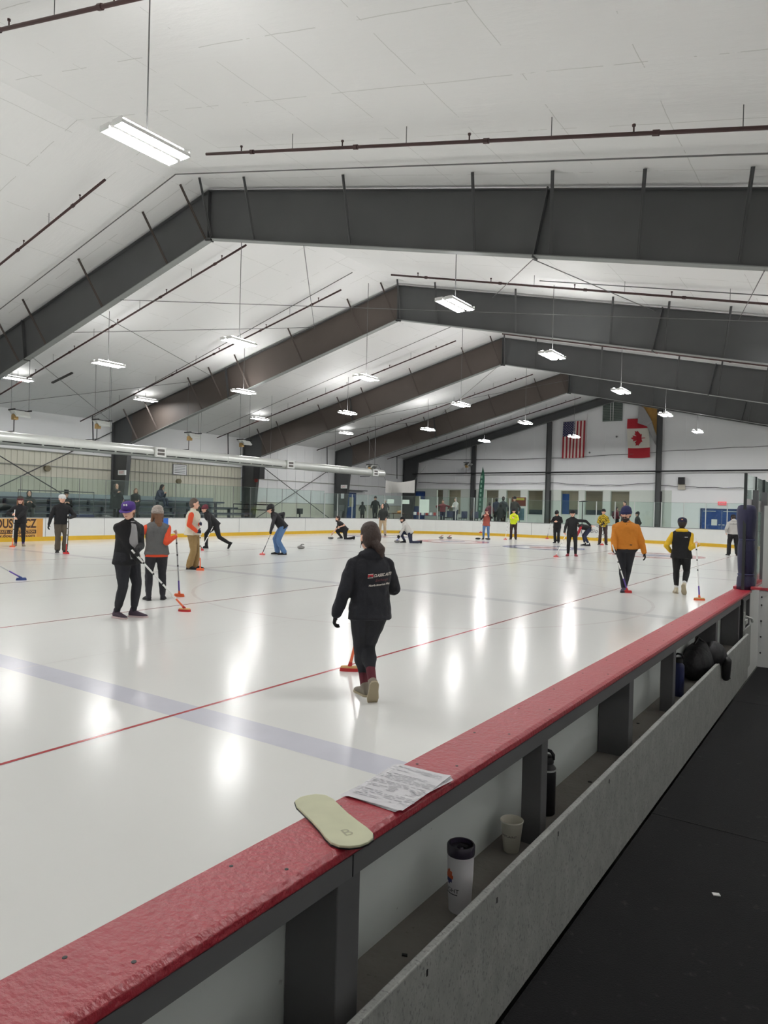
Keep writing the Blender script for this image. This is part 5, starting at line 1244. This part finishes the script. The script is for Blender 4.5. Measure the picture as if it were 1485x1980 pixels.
# 4 ochre pullover
bh, bt = (-4.06, 15.08), (-4.345, 14.90, 1.0)
broom('white shafted broom with dark red brush held by the man in ochre pullover', bh, bt, M_RDP, M_PRP, .55)
pr = person('bearded person in ochre quarter-zip pullover and navy beanie walking forward', (-4.19, 15.33, 0), -72, 1.77,
    dict(topname='pullover', top=M_OCHRE, legs=M_CHAR, shoes=mat('dark_navy_shoe', rgb(44, 44, 66), .6), sole=M_DSOLE, hair=H_DRK, hat=('beanie', M_NBEAN), beard=H_DRK, gloves=M_BLK, hem=-.035, flare=1.0, fold=.010, thick=.014, cuffr=.030, hip=1.06, sw=1.12, head=1.14),
    dict(lank=(-.16,.015,.10), rank=(.14,-.02,.08), lfoot=(.9,.1,-.35), hyaw=-18, hpitch=6, rgrip=at(bh, bt, .80), rep=(-.8,-.5,-.2), lhand=(.05,.38,.82), lep=(-.7,.6,0)), w=1.44, d=1.3, vox=.011)
front_patch(pr, 1.77, [(.17,.006,-.006),(.22,.006,-.006),(.27,.006,-.006)], mat('dark_zip', rgb(120, 74, 26), .5), 'zip', .003)
b = MB(); b.quad((-.025,-.01,0), (.025,-.01,0), (.025,.01,0), (-.025,.01,0)); o = b.build('hem_patch', m_black, pr['top']); o.data.transform(frame4(pr['P']+pr['U']*.02*1.77+pr['Lt']*.10+pr['Ft']*.3, pr['Lt'], pr['U'])); snap(o, pr, pr['Lt'], pr['U'], .004)

# 5 yellow sleeves
bh, bt = (-2.62, 14.86), (-2.855, 15.62, 1.18)
broom('white shafted broom with orange brush near the rail, held in a yellow sleeve', bh, bt, M_ORP, M_PRP, .55, m_white, True, m_wood, .21)
pr = person('person in black vest over yellow hoodie and navy cap walking away near the rail', (-3.15, 15.74, 0), 99, 1.60,
    dict(topname='vest', top=M_BLK, sleeves=M_YEL, legs=M_BLK, legname='leggings', cuff=.07, socks=M_WHC, shoes=M_CRSHOE, sole=M_SOLE, hair=H_DRK, hat=('cap', cloth('navy_cap', 34, 36, 60)), hem=-.075, flare=1.08, eyes=False, gloves=None, fold=.009, thick=.013, collar=True),
    dict(lank=(.10,.085,.07), rank=(-.18,-.075,.20), rfoot=(.55,-.08,-.85), rgrip=at(bh, bt, .92), rep=(-.5,-.3,-1), lhand=(.10,.20,.86), lep=(-.8,.7,-.3), hpitch=12), w=1.14, d=1.1, vox=.011)
h = 1.60
b = MB(); b.ell(pr['neck']-pr['Ft']*.03*h, pr['Ft']*.05*h, pr['Lt']*.085*h, pr['U']*.028*h); vol(b, 'yellow_hood', M_YEL, pr['root'], .012)
b = MB(); c = pr['HC']-pr['hf']*.068*h+pr['hu']*.040*h; b.ell(c, pr['hf']*.004*h, pr['hl']*.014*h, pr['hu']*.008*h, 8, 5); b.build('cap_patch', mat('cap_patch', rgb(226, 150, 110), .6), pr['root'], smooth=True)
b = MB(); b.quad((-.03,-.007,0), (.03,-.007,0), (.03,.007,0), (-.03,.007,0)); o = b.build('vest_logo', m_white, pr['top']); o.data.transform(frame4(pr['P']+pr['U']*.205*h-pr['Lt']*.09-pr['Ft']*.3, -pr['Lt'], pr['U'])); snap(o, pr, -pr['Lt'], pr['U'], .004)

# 6 pointing man
bh, bt = (-9.25, 24.78), (-9.22, 25.60, .74)
broom('pale broom with red brush held by the pointing person in black', bh, bt, M_PINK, m_white, .9)
pr = person('person all in black with red shoes, pointing left arm out to the side', (-9.06, 25.9, 0), -70, 1.72,
    dict(topname='sport_top', top=M_BLK, legs=M_BLK, shoes=M_REDSHOE, sole=M_REDSHOE, hair=H_DRK, hat=('cap', M_BLK), hem=-.05, collar=True),
    dict(lank=(.05,.14,.08), rank=(-.03,-.13,.08), rgrip=at(bh, bt, .90), lhand=('w',(-8.42,26.10,1.16)), lep=(-.2,.3,1), lcurl=18, ld=(.2,.95,-.1), hyaw=-8), w=1.08, vox=.013)

# 7 white vest
bh, bt = (-13.42, 11.75), (-13.50, 11.78, 1.26)
broom('white shafted broom with orange brush held upright by the man in cream vest', bh, bt, M_ORP, M_ORS, .6)
person('grey-haired person in cream vest with orange sleeves and khaki trousers', (-13.80, 11.82, 0), 36, 1.75,
    dict(topname='vest', top=M_CREAM, sleeves=M_ORANGE, legs=M_KHAKI, leg=1.18, shoes=M_BLK, sole=M_DSOLE, hair=H_GRY, gloves=M_DNAVY, hood=None, hem=-.055, flare=1.06, thick=.018, fold=.012, cuffr=.026),
    dict(lank=(.05,.10,.08), rank=(-.05,-.09,.08), hyaw=14, rgrip=at(bh, bt, .74), lgrip=at(bh, bt, .90), rep=(-.6,-1,-.5), lep=(-.5,1,-.5)), w=1.14, d=1.22, vox=.012)
# 8 cap man
bh, bt = (-20.02, 12.27), (-20.35, 12.51, 1.19)
broom('pale broom with dark red brush held by the man in pale cap', bh, bt, M_RDP, M_RDP, .5)
person('person in black jacket, brown trousers and black and white cap by the left boards', (-20.68, 12.5, 0), -22, 1.80,
    dict(topname='jacket', top=M_BLK, legs=M_OLIVE, leg=1.16, shoes=M_BLK, hair=H_GRY, hat=('cap', M_WHC), gloves=M_BLK, hem=-.055, thick=.014, fold=.009),
    dict(lank=(.03,.10,.08), rank=(0,-.10,.08), lgrip=at(bh, bt, .92), lep=(-.6,1,-.2), rhand=(.12,-.38,.86), rep=(-.4,-1,0), hyaw=4), w=1.12, d=1.1, vox=.013)
# 9 woman at left
bh, bt = (-23.70, 12.58), (-24.0, 12.80, 1.26)
broom('white shafted broom with orange brush held by the woman in black before the advert', bh, bt, M_ORP, M_ORS, .6)
person('person in black with long hair and dark knit hat before the orange advert', (-24.12, 13.05, 0), -32, 1.70,
    dict(topname='jacket', top=M_BLK, legs=M_BLK, shoes=M_CLAY, sole=M_SOLE, socks=M_PURPLE, cuff=.05, hair=H_LBR, hairstyle='long', hat=('beanie', cloth('dark_green_knit', 60, 54, 48), M_MAROON), hem=-.075, flare=1.08, thick=.014),
    dict(lank=(.08,.12,.08), rank=(0,-.12,.08), rgrip=at(bh, bt, .86), lgrip=at(bh, bt, .74), rep=(-.5,-1,-.3), lep=(-.5,1,-.3)), w=1.12, d=1.08, vox=.013)
# 10 sweeping man
bh, bt = (-18.95, 16.62), (-19.57, 17.80, .95)
broom('white shafted broom with red and black brush swept by the person in maroon beanie', bh, bt, M_RDP, m_white, .4)
pr = person('person in black hoodie and maroon beanie lunging low as they sweep', (-19.55, 17.75, 0), -122, 1.80,
    dict(topname='hoodie', top=M_BLK, legs=M_BLK, shoes=M_BLK, hair=H_DRK, hat=('beanie', M_MAROON), hem=-.05, hood='down', gloves=M_BLK, thick=.013),
    dict(pel=(-.02,0,.88), lean=42, lank=(-.52,.14,.20), lfoot=(.5,0,-.85), rank=(.26,-.12,.08), hpitch=4, hyaw=25, rgrip=at(bh, bt, .88), lgrip=at(bh, bt, .62), rep=(-.5,-1,.3), lep=(-.2,1,.2)), w=1.12, d=1.08, vox=.013)
snap_text('Vermont', .13, pr, pr['P']+pr['U']*.17*1.8+pr['Ft']*.3, pr['Lt'], pr['U'], m_white, shear=.3)
# 11 man in jeans
bh, bt = (-16.22, 16.80), (-16.10, 17.30, 1.12)
broom('dark shafted broom with pink red brush swept by the man in blue jeans', bh, bt, M_PINK, M_GRS, .3, mat('silver_black_shaft', rgb(150, 150, 152), .4))
person('person in black jacket, black beanie and blue jeans leaning over a broom', (-15.98, 17.45, 0), -137, 1.83,
    dict(topname='jacket', top=M_BLK, legs=M_JEAN, legname='jeans', leg=1.14, shoes=M_BLK, hair=H_DRK, hat=('beanie', M_BLK), gloves=M_BLK, hem=-.05, thick=.013, sleeves=cloth('dark_grey_sleeve', 48, 48, 52)),
    dict(pel=(-.02,0,.93), lean=38, lank=(-.10,.10,.08), rank=(.12,-.10,.08), hpitch=22, lgrip=at(bh, bt, .62), rhand=(-.02,-.22,1.10), rep=(-1,-.5,1), lep=(0,1,.2)), w=1.1, d=1.08, vox=.013)
# 12 crouching at the far sheet
person('person in black tee crouching to slide a pale stone on the far sheet', (-21.55, 28.1, 0), -142, 1.80,
    dict(topname='tee', top=M_BLK, sleeve='short', legs=M_BLK, shoes=M_BLK, sole=M_WHC, hair=H_DRK, beard=H_DRK, hem=-.05, hat=None),
    dict(pel=(-.05,0,.46), lean=42, rank=(.12,-.13,.08), lank=(-.50,.13,.10), lfoot=(.3,0,-.95), lkp=(1,.2,-1), hpitch=-8, rhand=(.62,-.02,.20), lhand=(.22,.28,.62), lep=(-1,.6,.3)), w=1.2, d=1.2, vox=.016)
stone(-22.06, 27.68, 'pale curling stone under the hand of the crouching person in black tee', mat('pale_handle', rgb(210, 210, 210), .4))
# 13 hood
person('person in dark hoodie with raised hood and tan trousers at the far left boards', (-23.3, 34.1, 0), -66, 1.82,
    dict(topname='hoodie', top=M_DGREEN, legs=M_TAN, leg=1.15, shoes=M_BLK, hair=H_DRK, hat=('hood', M_DGREEN), hem=-.06, thick=.014),
    dict(lank=(.05,.16,.08), rank=(0,-.16,.08), lhand=(.18,.24,1.0), rhand=(.20,-.2,1.0), hyaw=-25), w=1.12, d=1.1, vox=.017)
# 14 kneeling
person('person in light grey hoodie and dark cap kneeling over a blue handled stone', (-17.75, 28.15, 0), -148, 1.80,
    dict(topname='hoodie', top=M_LGREY, legs=M_DNAVY, shoes=M_BLK, hair=H_DRK, beard=H_DRK, hat=('cap', M_BLK), hood='down', gloves=M_BLK, hem=-.05),
    dict(pel=(-.06,0,.50), lean=36, lank=(-.56,.13,.07), lfoot=(.1,0,-1), lkp=(1,.2,-1), rank=(.18,-.14,.08), hpitch=6, rhand=(.50,-.05,.24), lhand=(.42,.10,.30), lep=(-.3,1,.2)), w=1.1, d=1.1, vox=.016)
stone(-18.22, 27.9, 'blue handled curling stone under the kneeling person in grey hoodie', mat('blue_handle', rgb(50, 84, 180), .4))
# 15 to 18 at the far boards
person('person in rust vest with black sleeves and jeans by the far boards', (-17.35, 35.6, 0), -70, 1.68,
    dict(topname='vest', top=M_RUST, sleeves=M_BLK, legs=M_JEAN, shoes=M_BLK, hair=H_DRK, hat=('beanie', M_MAROON), hem=-.10, flare=1.06, thick=.014),
    dict(lank=(0,.14,.08), rank=(.06,-.14,.08), lhand=(.2,.15,1.38), lep=(0,1,-1), rhand=(.22,-.10,1.3), rep=(0,-1,-1), hyaw=12), w=1.08, vox=.017)
broom('raised white broom with red brush held by the person in rust vest', (-17.56, 35.35), (-17.50, 35.33, 1.50), M_RDP, m_white, .5, None, True, None, .17, .36)
for i, (x, y, nm) in enumerate(((-17.62, 35.15, 'left'), (-17.12, 35.35, 'right'))):
    b = MB(); b.ell((x, y, .05), (.14,.06,0), (-.03,.07,0), (0,0,.05)); tag(b.build('slider_shoe_cover', m_black, smooth=True), 'black slider on the ice at the feet of rust vest, %s of two' % nm, 'slider', 'sliders on the ice')
bh, bt = (-16.62, 36.55), (-16.66, 37.0, 1.10)
broom('pale broom with tan red brush held by the person in high visibility jacket', bh, bt, M_PINK, m_white, .6)
person('person in bright yellow jacket and dark brown trousers by the far boards', (-16.47, 37.3, 0), -72, 1.74,
    dict(topname='jacket', top=M_HIVIS, sleeves=None, legs=M_BROWN2, leg=1.1, shoes=M_BLK, hair=H_DRK, hat=('beanie', M_BLK), hem=-.05, thick=.014),
    dict(lank=(0,.13,.08), rank=(0,-.13,.08), rhand=(.22,.02,1.36), lhand=(.28,.06,1.22), rep=(0,-1,-1), lep=(0,1,-1), hyaw=-10), w=1.1, vox=.017)
person('person in black jacket looking down at their hands by the far boards', (-13.3, 35.7, 0), -84, 1.70,
    dict(topname='jacket', top=M_BLK, legs=M_BLK, leg=1.12, shoes=M_BLK, hair=H_DRK, hat=('beanie', M_BLK), hem=-.075, thick=.016),
    dict(hpitch=30, rhand=(.30,-.04,1.12), lhand=(.30,.06,1.12), rep=(-.2,-1,-.4), lep=(-.2,1,-.4), hyaw=-15), w=1.14, d=1.1, vox=.016)
bh, bt = (-11.02, 36.0), (-11.07, 36.2, 1.12)
broom('pale broom with red brush held upright by the person in chequered jersey', bh, bt, M_RDP, m_white, .6)
person('person in yellow and black chequered jersey standing by the far boards', (-11.15, 36.55, 0), -74, 1.82,
    dict(topname='jersey', top=M_JERSEY, legs=M_BROWN2, leg=1.08, shoes=M_BLK, hair=H_DRK, hat=('beanie', M_BLK), gloves=M_BLK, hem=-.045),
    dict(lank=(.05,.16,.08), rank=(.05,-.16,.08), rgrip=at(bh, bt, .92), lgrip=at(bh, bt, .99), rep=(-.2,-1,-.2), lep=(-.2,1,-.2), hpitch=-8), w=1.1, vox=.015)
person('person in red sleeves bending over behind the pointing person in black', (-11.25, 34.3, 0), -160, 1.75,
    dict(topname='vest', top=M_BLK, sleeves=M_RED, legs=M_DNAVY, shoes=M_BLK, socks=M_WHC, cuff=.06, hair=H_DRK, hat=None, hem=-.05),
    dict(pel=(-.1,0,.86), lean=78, hpitch=40, lhand=(.50,.12,.42), rhand=(.54,-.12,.42), lank=(-.1,.14,.08), rank=(.08,-.14,.08)), w=1.08, vox=.016)
pr = person('person in light grey hoodie and black trousers looking down beside the padded post', (-4.50, 32.6, 0), 110, 1.74,
    dict(topname='hoodie', top=M_LGREY, legs=M_BLK, leg=1.15, shoes=M_BLK, sole=M_DSOLE, hair=H_DRK, hat=('cap', M_BLK), hood='down', hem=-.035, eyes=False, thick=.014),
    dict(hpitch=40, lank=(0,.16,.08), rank=(0,-.16,.08), rhand=(.2,-.22,.98), lhand=(.12,.26,.95)), w=1.2, d=1.15, vox=.015)
snap_text('CURLING', .085, pr, pr['P']+pr['U']*.21*1.74-pr['Ft']*.3, -pr['Lt'], pr['U'], m_black)
tag(broom('orange and white broom lying behind the legs of the person in grey hoodie', (-4.35, 33.0), (-4.42, 33.3, 1.1), M_ORP, m_white, .3), None, None)
broom('pale broom with dark red brush leaning alone against the far boards', (-15.72, 40.55), (-15.60, 40.93, 1.28), M_RDP, M_GRS, .1, mat('light_shaft', rgb(200, 200, 200), .4))
broom('blue brush broom reaching in at the left edge of the ice', (-14.1, 7.68), (-14.62, 6.72, .74), M_BLUEP, M_PRP, 1.15, mat('silver_shaft2', rgb(176, 176, 180), .4))
stone(-17.67, 20.38, 'grey curling stone gliding right of the person in blue jeans', mat('grey_handle', rgb(96, 94, 92), .4), .6)
stone(-19.3, 34.0, 'left stone of the pair with red handles behind the red house', mat('red_handle', rgb(150, 60, 60), .4), .4); stone(-18.95, 34.3, 'right stone of the pair with red handles behind the red house', MATS['red_handle'], .2)

# ------------------------------------------------------------------ people behind the boards
def sitter(label, loc, face, h, o, **k):
    p = dict(pel=(-.02,0,.50), lank=(.42,.10,.08), rank=(.42,-.10,.08), lean=10, lhand=(.34,.10,.66), rhand=(.34,-.10,.66)); p.update(k)
    person(label, loc, face, h, o, p, w=1.12, d=1.1, vox=.02)
person('person in long dark coat with hood standing on the bleachers behind purple cap', (-29.9, 20.85, .68), -12, 1.77, dict(topname='coat', top=M_BLK, legs=M_BLK, shoes=M_BLK, hat=('hood', cloth('olive_hood', 74, 72, 66)), hem=-.22, flare=1.1, thick=.03), dict(rhand=(.2,-.02,1.36), rep=(-.2,-1,-.6), lhand=(.16,.30,1.0)), w=1.35, d=1.2, vox=.018)
person('person with long hair in black jacket standing on the bleachers', (-29.9, 21.95, .68), -20, 1.59, dict(topname='jacket', top=M_BLK, legs=M_BLK, shoes=M_BLK, hair=H_LBR, hairstyle='long', hem=-.10, flare=1.08, thick=.02), dict(lhand=(.22,.10,.98), rhand=(.22,-.08,.95)), w=1.15, d=1.1, vox=.018)
sitter('person in dark blue coat sitting on the top bleacher row', (-32.65, 25.9, 1.28), 18, 1.80, dict(topname='coat', top=M_DBLUE, legs=M_DBLUE, shoes=M_BLK, hat=('hood', M_BLK), hem=-.04, thick=.024), hpitch=30, lean=16, pel=(-.40,0,.53), lank=(.12,.10,.08), rank=(.10,-.10,.08), lhand=(.0,.08,.85), rhand=(.0,-.08,.85))
sitter('person in tall black hat sitting behind the man in black jacket', (-30.1, 18.45, .68), -25, 1.75, dict(topname='coat', top=M_BLK, legs=M_BLK, shoes=M_BLK, hat=('tophat', M_BLK), hem=-.05, thick=.02), pel=(-.50,0,.52), lank=(.02,.10,.08), rank=(.0,-.10,.08), lhand=(-.1,.1,.8), rhand=(-.1,-.1,.8))
sitter('person in dark green coat sitting behind the woman before the advert', (-30.1, 16.7, .68), -25, 1.72, dict(topname='coat', top=M_DGREEN, legs=M_DGREEN, shoes=M_BLK, hat=('hood', M_DGREEN), hem=-.05, thick=.02), pel=(-.50,0,.52), lank=(.02,.10,.08), rank=(.0,-.10,.08), lhand=(-.1,.1,.8), rhand=(-.1,-.1,.8))
b = MB(); b.ell((-30.5, 15.7, 1.26), (.16,0,0), (0,.42,0), (0,0,.16)); tag(b.build('sports_bag', m_black, smooth=True), 'black sports bag on the second bleacher row at the left edge', 'bag')
def stander(label, x, y, z, face, h, top, legs, hat=None, pose=None, w=1.12, **k):
    o = dict(topname='jacket', top=top, legs=legs, shoes=M_BLK, hat=hat, hem=-.06, thick=.014, leg=1.1); o.update(k)
    person(label, (x, y, z), face, h, o, pose or {}, w=w, d=1.08, vox=.02)
stander('person in black hooded coat facing away beside the blue corner door', -31.5, 43.3, .6, 120, 1.40, M_BLK, M_BLK, ('hood', M_BLK), hem=-.22)
stander('tall person in black standing behind the glass right of the blue corner door', -30.6, 43.7, .6, -60, 1.83, M_BLK, M_BLK, ('beanie', M_BLK))
stander('person in dark top behind the glass, just behind the raised hood', -29.5, 43.4, .6, -60, 1.62, cloth('grey_black_top', 70, 72, 74), M_BLK, ('beanie', M_GREY))
stander('person in red plaid shirt behind the far glass', -24.85, 43.9, .6, -60, 1.66, M_PLAID, M_DNAVY, None, dict(lhand=(.05,.36,1.0), rhand=(.05,-.36,1.0), lep=(-.3,1,0), rep=(-.3,-1,0)), 1.2, hair=H_GRY)
stander('person in grey top with crossed arms behind the far glass', -23.7, 43.7, .6, -100, 1.82, M_LGREY, M_DNAVY, None, dict(rhand=(.24,.10,1.22), lhand=(.26,-.08,1.18), rep=(0,-1,-.6), lep=(0,1,-.6)), 1.08)
stander('person in blue jacket facing the lobby windows, left of the group', -21.0, 44.6, .6, 110, 1.90, M_DBLUE, M_BLK)
stander('tall person in dark coat facing the lobby windows beside the blue jacket', -20.5, 44.6, .6, 110, 1.96, cloth('slate_coat', 58, 60, 66), M_BLK)
stander('person in maroon and black jacket behind the rust vest', -20.75, 43.0, .6, 110, 1.54, M_MAROON, M_BLK, None, None, 1.2)
stander('broad person in black coat behind the glass between rust vest and yellow jacket', -19.85, 42.8, .6, 115, 1.48, M_BLK, M_BLK, ('hood', M_BLK), None, 1.4, hem=-.2)
stander('person in dark brown jacket behind the far glass above the yellow jacket', -19.4, 44.0, .6, -80, 1.95, cloth('dark_brown_jacket', 60, 54, 54), M_BLK, ('beanie', M_BLK))
stander('person in dark jacket inside the lobby behind the fourth clear window', -19.25, 57.0, 0, 180, 1.80, M_DGREEN, M_BLK, None)
stander('person in red jacket, taller of two, behind the navy beanie', -11.85, 43.0, .6, -120, 1.76, M_RED, M_BLK)
stander('person in dark red jacket, shorter of two, left of the taller red jacket', -12.35, 43.0, .6, 60, 1.42, M_MAROON, M_BLK)
stander('person in black beanie and black top behind the far glass, right of the ochre pullover', -11.15, 43.2, -.02, -150, 1.76, M_BLK, M_BLK, ('beanie', M_BLK))

# ------------------------------------------------------------------ world and view
wd = bpy.data.worlds.new('world'); S.world = wd; wd.use_nodes = True
wd.node_tree.nodes['Background'].inputs[0].default_value = (.02, .022, .025, 1)
vs = S.view_settings; vs.view_transform = 'Standard'; vs.look = 'None'; vs.gamma = 1; vs.use_curve_mapping = False; vs.exposure = 0
S.cycles.use_denoising = True; S.cycles.max_bounces = 8; S.cycles.diffuse_bounces = 5; S.cycles.glossy_bounces = 3; S.cycles.transparent_max_bounces = 10
S.cycles.sample_clamp_indirect = 6; S.cycles.caustics_reflective = False; S.cycles.caustics_refractive = False
